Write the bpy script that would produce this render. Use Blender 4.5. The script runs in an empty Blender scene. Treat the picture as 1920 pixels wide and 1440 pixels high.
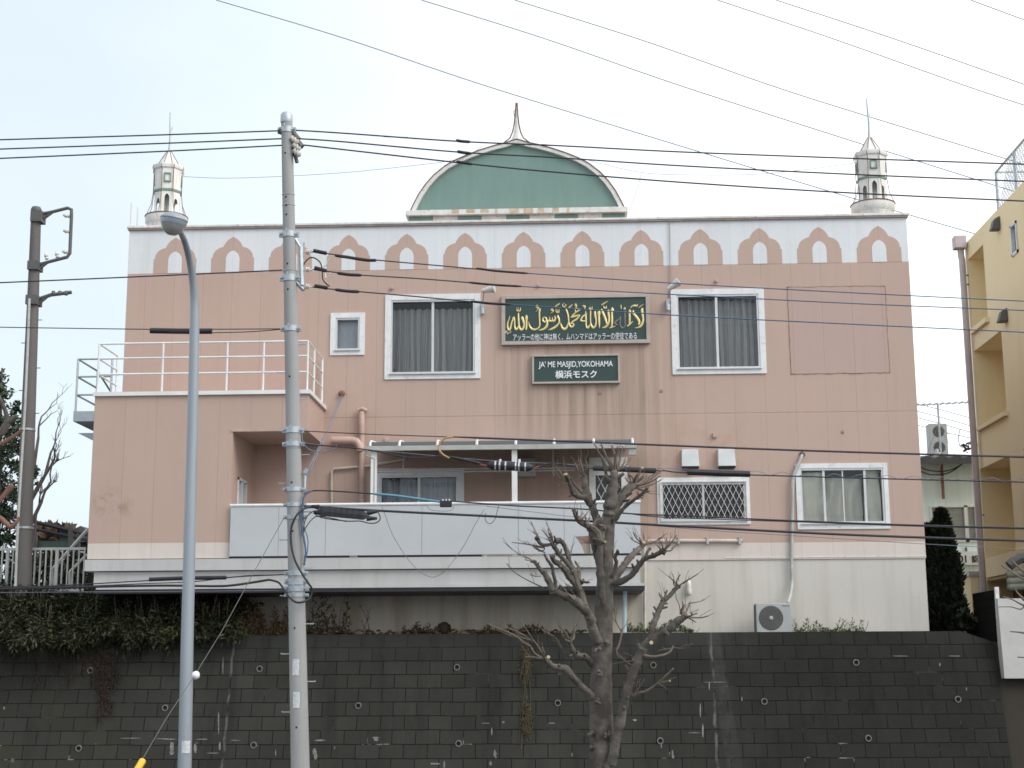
import bpy, math, random
from mathutils import Vector, Matrix
random.seed(7)
R = math.radians
scene = bpy.context.scene
col = scene.collection

# ------------------------------------------------------------------ camera
F, YAW, PITCH, ROLL = 2734.46, 0.040715, 0.188961, 0.005016      # focal length in photo pixels
EYE = Vector((0.9213, -28.7833, 3.2))
def _rot():
    cy, sy, cp, sp, cr, sr = math.cos(YAW), math.sin(YAW), math.cos(PITCH), math.sin(PITCH), math.cos(ROLL), math.sin(ROLL)
    B = Matrix(((1,0,0),(0,0,-1),(0,1,0)))
    Y = Matrix(((cy,0,sy),(0,1,0),(-sy,0,cy)))
    P = Matrix(((1,0,0),(0,cp,sp),(0,-sp,cp)))
    O = Matrix(((cr,sr,0),(-sr,cr,0),(0,0,1)))
    return O @ P @ Y @ B
W2C = _rot(); C2W = W2C.transposed()
cd = bpy.data.cameras.new('camera'); cam = bpy.data.objects.new('camera', cd); col.objects.link(cam)
cd.sensor_width = 36; cd.lens = 36*F/1920; cd.clip_start = .1; cd.clip_end = 5000
M3 = Matrix((C2W @ Vector((1,0,0)), C2W @ Vector((0,-1,0)), C2W @ Vector((0,0,-1)))).transposed()
cam.matrix_world = Matrix.Translation(EYE) @ M3.to_4x4()
scene.camera = cam

# ------------------------------------------------------------------ light
SUN_EL, SUN_AZ = R(42), R(122)          # azimuth clockwise from +Y: right of and a little behind the viewer
w = bpy.data.worlds.new('World'); scene.world = w; w.use_nodes = True
wn = w.node_tree; wn.nodes.clear()
def _world():
    N = wn.nodes; L = wn.links
    out = N.new('ShaderNodeOutputWorld'); bg = N.new('ShaderNodeBackground')
    sky = N.new('ShaderNodeTexSky'); sky.sky_type = 'NISHITA'; sky.sun_disc = False
    sky.sun_elevation = SUN_EL; sky.sun_rotation = SUN_AZ; sky.air_density = 1.0; sky.dust_density = 3.0; sky.ozone_density = 1.0
    tc = N.new('ShaderNodeTexCoord')
    mp = N.new('ShaderNodeMapping'); mp.inputs['Scale'].default_value = (1.0, 1.0, 2.6); mp.inputs['Location'].default_value = (.35, .2, .1)
    L.new(tc.outputs['Generated'], mp.inputs['Vector'])
    no = N.new('ShaderNodeTexNoise'); no.inputs['Scale'].default_value = 1.6; no.inputs['Detail'].default_value = 5; no.inputs['Roughness'].default_value = .45
    L.new(mp.outputs['Vector'], no.inputs['Vector'])
    # thin overcast: the veil is thickest to the right (+X), the blue shows through to the left
    sx = N.new('ShaderNodeSeparateXYZ'); L.new(tc.outputs['Generated'], sx.inputs[0])
    m1 = N.new('ShaderNodeMath'); m1.operation = 'MULTIPLY_ADD'; L.new(sx.outputs['X'], m1.inputs[0]); m1.inputs[1].default_value = .55
    L.new(no.outputs['Fac'], m1.inputs[2])
    mr = N.new('ShaderNodeMapRange'); L.new(m1.outputs[0], mr.inputs['Value'])
    mr.inputs['From Min'].default_value = .2; mr.inputs['From Max'].default_value = .68
    mr.inputs['To Min'].default_value = .72; mr.inputs['To Max'].default_value = 1
    mx = N.new('ShaderNodeMix'); mx.data_type = 'RGBA'; L.new(mr.outputs[0], mx.inputs[0])
    L.new(sky.outputs[0], mx.inputs[6])
    m2 = N.new('ShaderNodeMath'); m2.operation = 'MULTIPLY_ADD'; L.new(no.outputs['Fac'], m2.inputs[0]); m2.inputs[1].default_value = .35; L.new(sx.outputs['X'], m2.inputs[2])
    r2 = N.new('ShaderNodeMapRange'); L.new(m2.outputs[0], r2.inputs['Value']); r2.inputs['From Min'].default_value = -.12; r2.inputs['From Max'].default_value = .34
    veil = N.new('ShaderNodeMix'); veil.data_type = 'RGBA'; 
    r3 = N.new('ShaderNodeMapRange'); L.new(sx.outputs['X'], r3.inputs['Value']); r3.inputs['From Min'].default_value = -.45; r3.inputs['From Max'].default_value = -.75  # brighter veil added far left, out of view, to light the yellow building
    m3 = N.new('ShaderNodeMath'); m3.operation = 'MAXIMUM'; L.new(r2.outputs[0], m3.inputs[0]); L.new(r3.outputs[0], m3.inputs[1]); L.new(m3.outputs[0], veil.inputs[0])
    veil.inputs[6].default_value = (5.3, 5.95, 6.35, 1); veil.inputs[7].default_value = (8.3, 8.6, 8.8, 1)
    L.new(veil.outputs[2], mx.inputs[7])
    L.new(mx.outputs[2], bg.inputs['Color']); bg.inputs['Strength'].default_value = .12
    L.new(bg.outputs[0], out.inputs['Surface'])
_world()
sd = bpy.data.lights.new('sun', 'SUN'); so = bpy.data.objects.new('sun', sd); col.objects.link(so)
sd.energy = 1.5; sd.angle = R(35); sd.color = (1, .96, .9)
sdir = Vector((math.sin(SUN_AZ)*math.cos(SUN_EL), math.cos(SUN_AZ)*math.cos(SUN_EL), math.sin(SUN_EL)))
so.rotation_euler = sdir.to_track_quat('Z', 'Y').to_euler()
so.location = sdir*60
vs = scene.view_settings; vs.view_transform = 'Standard'; vs.look = 'None'; vs.exposure = 0.55; vs.gamma = 1
scene.display_settings.display_device = 'sRGB'
scene.cycles.max_bounces = 8; scene.cycles.transparent_max_bounces = 12
scene.cycles.use_denoising = True
scene.cycles.filter_width = 1.6

# ------------------------------------------------------------------ from photo pixels to points
def ray(px, py):
    return (C2W @ Vector(((px-960)/F, (py-720)/F, 1)))
def U(px, py, Y=0.0):
    d = ray(px, py); return EYE + d*((Y-EYE.y)/d.y)
def UX(px, py, X):
    d = ray(px, py); return EYE + d*((X-EYE.x)/d.x)
def UP(px, py, p, n):
    d = ray(px, py); return EYE + d*((p-EYE).dot(n)/d.dot(n))
def PXM(Y): return (Y-EYE.y)/F*1.012         # metres per photo pixel at depth Y

# ------------------------------------------------------------------ mesh builder
def catmull(pts, sub=6):
    pts = [tuple(p) for p in pts]
    if len(pts) < 3: return [Vector(p) for p in pts]
    out = []; n = len(pts)
    for i in range(n-1):
        p0 = Vector(pts[max(i-1,0)]); p1 = Vector(pts[i]); p2 = Vector(pts[i+1]); p3 = Vector(pts[min(i+2,n-1)])
        for k in range(sub):
            t = k/sub
            out.append(.5*((2*p1)+(p2-p0)*t+(2*p0-5*p1+4*p2-p3)*t*t+(3*p1-p0-3*p2+p3)*t**3))
    out.append(Vector(pts[-1])); return out

class MB:
    def __init__(s): s.v = []; s.f = []; s.m = []; s.cur = 0
    def add(s, vs, fs):
        b = len(s.v); s.v += [tuple(v) for v in vs]
        for f in fs: s.f.append(tuple(b+i for i in f)); s.m.append(s.cur)
        return s
    def quad(s, *p): return s.add(p, [tuple(range(len(p)))])
    def box(s, x0, x1, y0, y1, z0, z1):
        v = [(x,y,z) for z in (z0,z1) for y in (y0,y1) for x in (x0,x1)]
        return s.add(v, [(0,2,3,1),(4,5,7,6),(0,1,5,4),(2,6,7,3),(0,4,6,2),(1,3,7,5)])
    def prism(s, poly, y0, y1):                 # (x, z) outline pushed through depth
        n = len(poly); v = [(x,y0,z) for x,z in poly]+[(x,y1,z) for x,z in poly]
        return s.add(v, [tuple(range(n)), tuple(range(2*n-1,n-1,-1))]+[(i,i+n,(i+1)%n+n,(i+1)%n) for i in range(n)])
    def tube(s, pts, rad, n=8, cap=True):
        pts = [Vector(p) for p in pts]
        if not hasattr(rad, '__len__'): rad = [rad]*len(pts)
        b = len(s.v); up = None
        for i, p in enumerate(pts):
            d = (pts[min(i+1,len(pts)-1)]-pts[max(i-1,0)])
            d = d.normalized() if d.length > 1e-9 else Vector((0,0,1))
            if up is None: up = Vector((0,0,1)) if abs(d.z) < .9 else Vector((1,0,0))
            a = d.cross(up)
            if a.length < 1e-6: a = d.cross(Vector((0,1,0)))
            a.normalize(); c = a.cross(d); up = c
            for k in range(n):
                t = 2*math.pi*k/n
                s.v.append(tuple(p+(a*math.cos(t)+c*math.sin(t))*rad[i]))
        for i in range(len(pts)-1):
            for k in range(n):
                k2 = (k+1)%n; s.f.append((b+i*n+k, b+i*n+k2, b+(i+1)*n+k2, b+(i+1)*n+k)); s.m.append(s.cur)
        if cap:
            s.f.append(tuple(b+k for k in reversed(range(n)))); s.m.append(s.cur)
            e = b+(len(pts)-1)*n; s.f.append(tuple(e+k for k in range(n))); s.m.append(s.cur)
        return s
    def lathe(s, prof, c, n=24, axis=None, ph=0.0):   # (radius, height) profile about an axis through c
        c = Vector(c); q = (axis or Vector((0,0,1))).to_track_quat('Z','Y'); b = len(s.v)
        for r, h in prof:
            for k in range(n):
                t = 2*math.pi*k/n+ph; s.v.append(tuple(c+q @ Vector((r*math.cos(t), r*math.sin(t), h))))
        for i in range(len(prof)-1):
            for k in range(n):
                k2 = (k+1)%n; s.f.append((b+i*n+k, b+i*n+k2, b+(i+1)*n+k2, b+(i+1)*n+k)); s.m.append(s.cur)
        s.f.append(tuple(b+k for k in reversed(range(n)))); s.m.append(s.cur)
        e = b+(len(prof)-1)*n; s.f.append(tuple(e+k for k in range(n))); s.m.append(s.cur)
        return s
    def wall(s, x0, x1, z0, z1, holes, Y=0.0, reveal=.14, swap=False):   # a wall face with openings and their reveals
        xs = sorted({x0,x1,*[h[0] for h in holes],*[h[1] for h in holes]}); zs = sorted({z0,z1,*[h[2] for h in holes],*[h[3] for h in holes]})
        T = (lambda x,y,z: (y,x,z)) if swap else (lambda x,y,z: (x,y,z))
        for i in range(len(xs)-1):
            for j in range(len(zs)-1):
                cx, cz = (xs[i]+xs[i+1])/2, (zs[j]+zs[j+1])/2
                if any(h[0] < cx < h[1] and h[2] < cz < h[3] for h in holes): continue
                s.quad(T(xs[i],Y,zs[j]), T(xs[i+1],Y,zs[j]), T(xs[i+1],Y,zs[j+1]), T(xs[i],Y,zs[j+1]))
        for a,b,c,d in holes:
            y2 = Y+reveal
            s.quad(T(a,Y,c),T(a,Y,d),T(a,y2,d),T(a,y2,c)); s.quad(T(b,Y,c),T(b,y2,c),T(b,y2,d),T(b,Y,d))
            s.quad(T(a,Y,c),T(a,y2,c),T(b,y2,c),T(b,Y,c)); s.quad(T(a,Y,d),T(b,Y,d),T(b,y2,d),T(a,y2,d))
        return s

def origin(o):
    p = Vector((0,0,0))
    while o is not None: p = p+o.location; o = o.parent
    return p
def link(name, mb, mats, parent=None, loc=None, smooth=False, bevel=0.0):
    o0 = origin(parent) if parent else Vector(loc if loc is not None else (0,0,0))
    me = bpy.data.meshes.new(name)
    me.from_pydata([(v[0]-o0.x, v[1]-o0.y, v[2]-o0.z) for v in mb.v], [], mb.f)
    mats = mats if isinstance(mats, (list, tuple)) else [mats]
    for m in mats: me.materials.append(m)
    if len(mats) > 1: me.polygons.foreach_set('material_index', mb.m)
    if smooth: me.polygons.foreach_set('use_smooth', [True]*len(me.polygons))
    me.update()
    o = bpy.data.objects.new(name, me); col.objects.link(o)
    if parent: o.parent = parent
    else: o.location = o0
    if smooth == 'auto':
        me.set_sharp_from_angle(angle=R(40))
    if bevel:
        b = o.modifiers.new('edge', 'BEVEL'); b.width = bevel; b.segments = 2; b.limit_method = 'ANGLE'
    return o
def tag(o, label, cat, group=None):
    o['label'] = label; o['category'] = cat
    if group: o['group'] = group
    return o
def thing(name, label, cat, loc, group=None):
    o = bpy.data.objects.new(name, None); col.objects.link(o); o.location = loc; o.empty_display_size = .2
    return tag(o, label, cat, group)
def struct(o, kind='structure'): o['kind'] = kind; return o
def copy_tree(o, parent=None):
    c = o.copy(); col.objects.link(c); c.parent = parent
    for ch in list(o.children): copy_tree(ch, c)
    return c

# ------------------------------------------------------------------ materials
class NT:
    def __init__(s, name):
        s.mat = bpy.data.materials.new(name); s.mat.use_nodes = True; s.t = s.mat.node_tree
        s.b = next(n for n in s.t.nodes if n.type == 'BSDF_PRINCIPLED'); s._p = None
    def n(s, typ): return s.t.nodes.new(typ)
    def put(s, sock, v):
        if isinstance(v, bpy.types.NodeSocket): s.t.links.new(v, sock)
        elif hasattr(v, '__len__') and len(v) == 3 and sock.type == 'RGBA': sock.default_value = (*v, 1)
        else: sock.default_value = v
    def m(s, op, a, b=0.0, c=0.0, clamp=False):
        n = s.n('ShaderNodeMath'); n.operation = op; n.use_clamp = clamp
        for i, v in enumerate((a,b,c)): s.put(n.inputs[i], v)
        return n.outputs[0]
    def mix(s, f, a, b, typ='MIX'):
        n = s.n('ShaderNodeMix'); n.data_type = 'RGBA'; n.blend_type = typ
        s.put(n.inputs[0], f); s.put(n.inputs[6], a); s.put(n.inputs[7], b); return n.outputs[2]
    def pos(s):
        if s._p is None: s._p = s.n('ShaderNodeNewGeometry').outputs['Position']
        return s._p
    def obj(s): return s.n('ShaderNodeTexCoord').outputs['Object']
    def sep(s, v):
        n = s.n('ShaderNodeSeparateXYZ'); s.put(n.inputs[0], v); return n.outputs
    def comb(s, x, y, z):
        n = s.n('ShaderNodeCombineXYZ')
        for i, v in enumerate((x,y,z)): s.put(n.inputs[i], v)
        return n.outputs[0]
    def noise(s, vec, scale, detail=4, rough=.55, xyz=(1,1,1)):
        if xyz != (1,1,1):
            mp = s.n('ShaderNodeMapping'); s.put(mp.inputs['Vector'], vec); mp.inputs['Scale'].default_value = xyz; vec = mp.outputs[0]
        n = s.n('ShaderNodeTexNoise'); s.put(n.inputs['Vector'], vec)
        n.inputs['Scale'].default_value = scale; n.inputs['Detail'].default_value = detail; n.inputs['Roughness'].default_value = rough
        return n.outputs['Fac']
    def rng(s, v, a, b, c=0.0, d=1.0):
        n = s.n('ShaderNodeMapRange'); s.put(n.inputs[0], v)
        for i, x in enumerate((a,b,c,d)): n.inputs[i+1].default_value = x
        return n.outputs[0]
    def band(s, v, a, b, soft):                 # 1 between a and b, soft edges
        return s.m('MULTIPLY', s.rng(v, a-soft, a+soft), s.rng(v, b+soft, b-soft))
    def line(s, v, period, width, off=0.0):     # 1 on thin lines that repeat with the period
        f = s.m('FRACT', s.m('ADD', s.m('DIVIDE', s.m('ADD', v, off), period), .5))
        d = s.m('MULTIPLY', s.m('ABSOLUTE', s.m('SUBTRACT', f, .5)), period)
        return s.rng(d, width, width*.35)
    def bump(s, h, strength=.3, dist=.01):
        n = s.n('ShaderNodeBump'); n.inputs['Strength'].default_value = strength; n.inputs['Distance'].default_value = dist
        s.put(n.inputs['Height'], h); s.put(s.b.inputs['Normal'], n.outputs[0])
    def done(s, color, rough=.7, metal=0.0, spec=None):
        s.put(s.b.inputs['Base Color'], color); s.put(s.b.inputs['Roughness'], rough); s.put(s.b.inputs['Metallic'], metal)
        if spec is not None: s.b.inputs['Specular IOR Level'].default_value = spec
        return s.mat
def simple(name, c, rough=.6, metal=0.0, var=.18, scale=3.0, bump=0.0, c2=None, stretch=(1,1,1), detail=5):
    t = NT(name); p = t.pos()
    f = t.noise(p, scale, detail, .6, stretch)
    lo = tuple(x*(1-var) for x in c); hi = tuple(min(1,x*(1+var*.6)) for x in c)
    cc = t.mix(t.rng(f, .3, .7), lo, hi)
    if c2: cc = t.mix(t.rng(t.noise(p, scale*2.3, 6, .65, stretch), .56, .72), cc, c2)
    if bump: t.bump(t.noise(p, scale*12, 5), bump, .01)
    return t.done(cc, rough, metal)

PINK, PALE = (.505, .362, .302), (.68, .605, .555)
def mat_facade(name, base, lowband=None, lowz=0.0, streaks=False, joints=True, belt=None, off=0.0):
    t = NT(name); p = t.pos(); x, y, z = t.sep(p)
    big = t.noise(p, .55, 4); fine = t.noise(p, 9, 6, .7)
    c = base
    if lowband: c = t.mix(t.rng(z, lowz+.003, lowz-.003), base, lowband)
    c = t.mix(t.rng(big, .35, .7, 0, .35), c, t.mix(1.0, c, (.84,.86,.88), 'MULTIPLY'))
    # each board took the paint a little differently
    cell = t.n('ShaderNodeTexWhiteNoise'); cell.noise_dimensions = '1D'
    t.put(cell.inputs['W'], t.m('FLOOR', t.m('DIVIDE', t.m('ADD', x, off), .6)))
    c = t.mix(t.m('MULTIPLY', cell.outputs[0], .09), c, (.30,.24,.20))
    c = t.mix(t.rng(fine, .5, .85, 0, .12), c, (.32,.25,.21))
    drip = t.noise(p, 1.0, 5, .6, (5.5, 1, .22))
    c = t.mix(t.rng(drip, .5, .78, 0, .16), c, (.30,.235,.19))
    if streaks:
        s = t.noise(p, 1.0, 6, .68, (7.0, 1, .16))
        a = t.m('MULTIPLY', t.band(x, -.1, 2.9, .55), t.band(z, 6.0, 9.9, .9))
        a2 = t.m('MULTIPLY', t.band(x, -.55, 2.55, .15), t.band(z, 8.0, 9.55, .35))
        b = t.m('ADD', t.m('MULTIPLY', a, .62), t.m('MULTIPLY', a2, .5))
        c = t.mix(t.m('MULTIPLY', a, .22), c, (.36,.27,.205))
        c = t.mix(t.m('MULTIPLY', t.rng(s, .40, .66), b), c, (.275,.205,.16))
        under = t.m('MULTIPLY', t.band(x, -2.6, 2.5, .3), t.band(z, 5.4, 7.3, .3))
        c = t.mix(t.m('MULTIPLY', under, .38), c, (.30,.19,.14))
        rust = t.m('MULTIPLY', t.m('MULTIPLY', t.band(x, 2.7, 4.3, .35), t.band(z, 6.8, 7.75, .25)), t.rng(t.noise(p, 2.2, 6, .7), .46, .66))
        c = t.mix(t.m('MULTIPLY', rust, .5), c, (.40,.22,.13))
    if name.startswith('pink_annex'):
        bl = t.m('MULTIPLY', t.m('MULTIPLY', t.band(x, -8.05, -7.35, .12), t.band(z, 5.95, 6.42, .12)), t.rng(t.noise(p, 4.5, 6, .75), .47, .62))
        c = t.mix(t.m('MULTIPLY', bl, .6), c, (.30,.20,.13))
    if joints:
        j = t.line(x, .6, .0075, off)
        if belt: j = t.m('MAXIMUM', j, t.m('MULTIPLY', t.band(z, belt-.012, belt+.012, .004), 1.0))
        jn = t.rng(t.noise(p, 1.3, 3), .3, .6, .15, .5)
        c = t.mix(t.m('MULTIPLY', j, jn), c, t.mix(1.0, c, (.62,.58,.56) if base[2] < .5 else (.84,.84,.85), 'MULTIPLY'))
        t.bump(t.m('SUBTRACT', t.m('MULTIPLY', fine, .15), j), .35, .006)
    else: t.bump(fine, .15, .006)
    return t.done(c, .72)
M = {}
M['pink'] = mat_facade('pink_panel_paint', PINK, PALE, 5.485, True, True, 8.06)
M['pink_annex'] = mat_facade('pink_annex_paint', PINK, PALE, 5.43, False, True, None, .33)
M['pink_plain'] = mat_facade('pink_motif_paint', PINK, None, 0, False, True)
M['frieze'] = mat_facade('white_frieze_paint', (.71,.74,.765), None, 0, False, True)
M['patch'] = mat_facade('pink_patch_paint', (.475,.345,.30), None, 0, False, True)
M['pink_pipe'] = simple('pink_pipe_paint', (.50,.355,.30), .55, 0, .2, 4)
M['pink_dark'] = simple('pink_dirty_paint', (.36,.22,.17), .8, 0, .3, 6)
def mat_concrete(name, c, dark, s=1.0):
    t = NT(name); p = t.pos(); x, y, z = t.sep(p)
    f = t.noise(p, .8*s, 6, .62); v = t.noise(p, 1.0, 6, .65, (3.2, 3.2, .22)); g = t.noise(p, 18, 5, .7)
    cc = t.mix(t.rng(f, .35, .7, 0, .6), c, tuple(a*.84 for a in c))
    cc = t.mix(t.m('MULTIPLY', t.rng(v, .48, .72), .55), cc, dark)
    cc = t.mix(t.rng(g, .55, .8, 0, .25), cc, dark)
    t.bump(g, .25, .006); return t.done(cc, .85)
def mat_base():
    t = NT('painted_foundation'); p = t.pos(); x, y, z = t.sep(p)
    f = t.noise(p, .8, 6, .62); v = t.noise(p, 1.0, 6, .65, (3.2,3.2,.22)); g = t.noise(p, 18, 5, .7)
    cc = t.mix(t.rng(f, .35, .7, 0, .6), (.60,.57,.525), (.52,.495,.455))
    cc = t.mix(t.m('MULTIPLY', t.rng(v, .48, .72), .5), cc, (.40,.375,.335))
    cc = t.mix(t.rng(g, .55, .8, 0, .2), cc, (.40,.37,.32))
    balcony_tone = t.m('MULTIPLY', t.rng(x, 2.32, 2.1), t.rng(t.noise(p, .7, 5, .6, (1,1,.5)), .2, .8, .78, 1.0))  # beige tone with browner streaks, left of the balcony end
    cc = t.mix(balcony_tone, cc, t.mix(t.rng(t.noise(p, 1.0, 5, .6, (2.2,1,.3)), .45, .7), (.66,.61,.52), (.47,.39,.30)))
    t.bump(g, .25, .006); return t.done(cc, .85)
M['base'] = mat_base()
M['slab'] = mat_concrete('balcony_slab_paint', (.53,.53,.525), (.40,.39,.375))
M['white'] = simple('white_paint', (.74,.745,.74), .5, 0, .12, 2.5, 0, None)
M['white_dirty'] = simple('weathered_white_paint', (.70,.695,.67), .6, 0, .16, 5, .1, (.42,.36,.28))
M['panel'] = simple('balcony_panel_board', (.495,.52,.54), .5, 0, .06, .8)
M['green'] = simple('green_dome_paint', (.165,.265,.235), .6, 0, .08, 1.4, .06, (.155,.25,.225), (3,1,.6))
M['green_trim'] = simple('green_trim_paint', (.19,.285,.25), .6, 0, .15, 4)
M['rust'] = simple('rusty_metal', (.22,.12,.08), .85, 0, .4, 12, .2)
M['rustline'] = simple('brown_edge_strip', (.33,.26,.235), .8, 0, .25, 6)
M['minaret'] = simple('minaret_white', (.74,.735,.71), .6, 0, .12, 4, .05, (.52,.40,.30), (2.5,2.5,.5))
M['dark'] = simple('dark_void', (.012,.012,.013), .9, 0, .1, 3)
M['frame'] = simple('white_window_surround', (.73,.745,.755), .5, 0, .1, 4, 0, (.55,.53,.50))
M['sash'] = simple('aluminium_sash', (.60,.61,.62), .4, .35, .08, 5)
M['galv'] = simple('galvanised_steel', (.42,.47,.51), .5, .55, .15, 10)
M['lamp_steel'] = simple('grey_lamp_paint', (.285,.32,.36), .42, .1, .14, 1.2, 0, None, (4,4,.3))
M['pole'] = mat_concrete('spun_concrete', (.325,.33,.33), (.22,.22,.215), 2.0)
M['dark_pole'] = mat_concrete('aged_brown_pole', (.135,.125,.12), (.07,.065,.062), 2.0)
M['black'] = simple('black_rubber', (.018,.018,.022), .55, 0, .25, 9)
M['wire'] = simple('black_wire_sheath', (.024,.024,.036), .5, 0, .2, 9)
M['wire_blue'] = simple('blue_wire_sheath', (.05,.105,.20), .45, 0, .2, 9)
M['wire_grey'] = simple('grey_wire', (.17,.19,.25), .6, 0, .15, 9)
M['cyan'] = simple('cyan_cable_wrap', (.10,.25,.33), .5, 0, .2, 9)
M['tan'] = simple('tan_cable_sheath', (.42,.26,.12), .6, 0, .2, 9)
M['red'] = simple('red_tape', (.38,.07,.05), .6, 0, .2, 9)
M['silver'] = simple('steel_band', (.62,.63,.64), .3, .8, .1, 9)
M['porcelain'] = simple('porcelain', (.62,.60,.56), .3, 0, .15, 9)
M['cream_pipe'] = simple('cream_pvc_pipe', (.56,.52,.45), .5, 0, .2, 5)
M['grey_pipe'] = simple('grey_pvc_pipe', (.43,.44,.42), .5, 0, .2, 5)
M['aqua_pipe'] = simple('pale_blue_pipe', (.40,.53,.56), .5, 0, .12, 5)
M['sign'] = simple('dark_green_sign', (.022,.055,.050), .45, 0, .1, 2)
M['sign_frame'] = simple('beige_sign_frame', (.43,.375,.33), .5, 0, .12, 4, 0, (.40,.33,.27))
M['gold'] = simple('gold_leaf_lettering', (.80,.66,.30), .42, .25, .22, 9, .1, (.55,.43,.2))
M['dull'] = simple('worn_lettering', (.20,.17,.145), .6, 0, .35, 14)
M['letter'] = simple('white_lettering', (.78,.80,.82), .5, 0, .08, 8)
M['ac'] = simple('white_appliance', (.39,.41,.41), .42, 0, .07, 3)
M['ac_dark'] = simple('grey_grille', (.10,.10,.098), .6, 0, .15, 8)
M['bark'] = (lambda: (lambda t: (t.bump(t.noise(t.pos(), 22, 6, .7, (1,1,.35)), .7, .02),
    t.done(t.mix(t.rng(t.noise(t.pos(), 3.2, 6, .65), .36, .66), (.050,.042,.036), t.mix(t.rng(t.noise(t.pos(), 9, 6, .7), .4, .65), (.122,.106,.09), (.185,.168,.145))), .9))[1])(NT('grey_brown_bark')))()
M['twig'] = simple('pale_twig_bark', (.15,.118,.095), .8, 0, .3, 8)
M['cut'] = simple('fresh_cut_wood', (.42,.34,.235), .8, 0, .2, 14)
M['orange_bark'] = simple('peeled_orange_bark', (.20,.105,.075), .8, 0, .35, 6)
def mat_leaf(name, a, b, c, rough=.5):
    t = NT(name); f = t.noise(t.pos(), 2.2, 4, .6); g = t.noise(t.pos(), 23, 2, .5)
    cc = t.mix(t.rng(f, .35, .68), a, b); cc = t.mix(t.rng(g, .56, .68), cc, c)
    return t.done(cc, rough, 0, .35)
M['hedge'] = mat_leaf('bamboo_grass_leaves', (.013,.017,.008), (.030,.035,.013), (.088,.078,.028))
M['dry'] = mat_leaf('dry_brown_weeds', (.060,.040,.023), (.10,.064,.034), (.17,.115,.06), .8)
M['vine'] = mat_leaf('dry_vine_stems', (.034,.021,.017), (.048,.030,.022), (.07,.05,.036), .9)
M['conifer'] = mat_leaf('dark_conifer_sprays', (.0075,.0115,.0070), (.0135,.0195,.0095), (.034,.038,.016), .7)
M['evergreen'] = mat_leaf('evergreen_leaves', (.022,.042,.026), (.045,.075,.040), (.10,.125,.075))
M['grass'] = mat_leaf('short_green_weeds', (.05,.075,.02), (.085,.11,.035), (.15,.12,.06))
M['yellow'] = (lambda t: (lambda p: (t.bump(t.noise(p, 30, 5, .7), .25, .006), t.done(t.mix(t.rng(t.noise(p, .5, 5, .6), .35, .7), (.80,.67,.42), t.mix(t.m('MULTIPLY', t.rng(t.noise(p, 1.0, 6, .7, (2.5,2.5,.2)), .5, .75), .5), (.82,.70,.47), (.60,.48,.29))), .85))[1])(t.pos()))(NT('yellow_stucco'))
M['mint'] = simple('mint_siding', (.74,.86,.845), .6, 0, .12, 1.2, 0, None, (6,6,.4))
M['roofsheet'] = simple('dark_corrugated_sheet', (.065,.068,.07), .7, 0, .3, 4)
M['smoke'] = simple('smoked_roof_sheet', (.075,.09,.095), .65, 0, .15, 1.2)
M['mauve'] = simple('mauve_downpipe', (.47,.41,.42), .45, 0, .12, 2)
M['guy'] = simple('yellow_plastic', (.72,.42,.04), .5, 0, .15, 6)
M['road'] = simple('asphalt', (.055,.055,.055), .9, 0, .25, 2, .3)
M['soil'] = simple('dry_soil', (.05,.037,.027), .95, 0, .4, 4, .4)
M['greywhite'] = simple('whitewashed_wall', (.42,.415,.40), .8, 0, .12, 2, .1, (.42,.40,.37))
M['blackpanel'] = simple('black_fence_panel', (.006,.006,.006), .9, 0, .3, 3); next(n for n in M['blackpanel'].node_tree.nodes if n.type == 'BSDF_PRINCIPLED').inputs['Specular IOR Level'].default_value = .1
M['gutter'] = simple('grey_gutter_paint', (.40,.40,.375), .55, 0, .15, 4)
M['cowl'] = simple('grey_white_cowl', (.53,.55,.56), .5, 0, .1, 4)
M['fence'] = simple('grey_railing_paint', (.50,.52,.50), .5, .1, .15, 5)
M['greennet'] = simple('green_screen_net', (.085,.13,.11), .9, 0, .25, 3)
M['brownhill'] = mat_leaf('brown_winter_shrub', (.085,.055,.038), (.13,.085,.055), (.17,.12,.08), .9)
M['curtain'] = simple('grey_curtain_cloth', (.52,.515,.51), .9, 0, .2, 3, 0, None, (5,5,.2))
M['curtain_beige'] = simple('beige_curtain_cloth', (.80,.78,.66), .9, 0, .14, 2.5)
M['curtain_white'] = simple('net_curtain_cloth', (.58,.61,.65), .9, 0, .12, 3)
M['glasslamp'] = simple('prismatic_lamp_glass', (.34,.345,.33), .25, 0, .2, 7)
def mat_glass():
    t = NT('window_glass'); t.t.nodes.remove(t.b)
    out = next(n for n in t.t.nodes if n.type == 'OUTPUT_MATERIAL')
    tr = t.n('ShaderNodeBsdfTransparent'); tr.inputs[0].default_value = (.92,.94,.95,1)
    gl = t.n('ShaderNodeBsdfGlossy'); gl.inputs['Roughness'].default_value = .04; gl.inputs[0].default_value = (.9,.95,1,1)
    fr = t.n('ShaderNodeFresnel'); fr.inputs[0].default_value = 1.5
    mx = t.n('ShaderNodeMixShader'); t.put(mx.inputs[0], t.m('MULTIPLY_ADD', fr.outputs[0], .9, .0))
    t.t.links.new(tr.outputs[0], mx.inputs[1]); t.t.links.new(gl.outputs[0], mx.inputs[2]); t.t.links.new(mx.outputs[0], out.inputs['Surface'])
    return t.mat
M['glass'] = mat_glass()
WT_Y, WT_Z, BAT = -1.2, 3.74, .294          # retaining wall: top edge and batter
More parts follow.
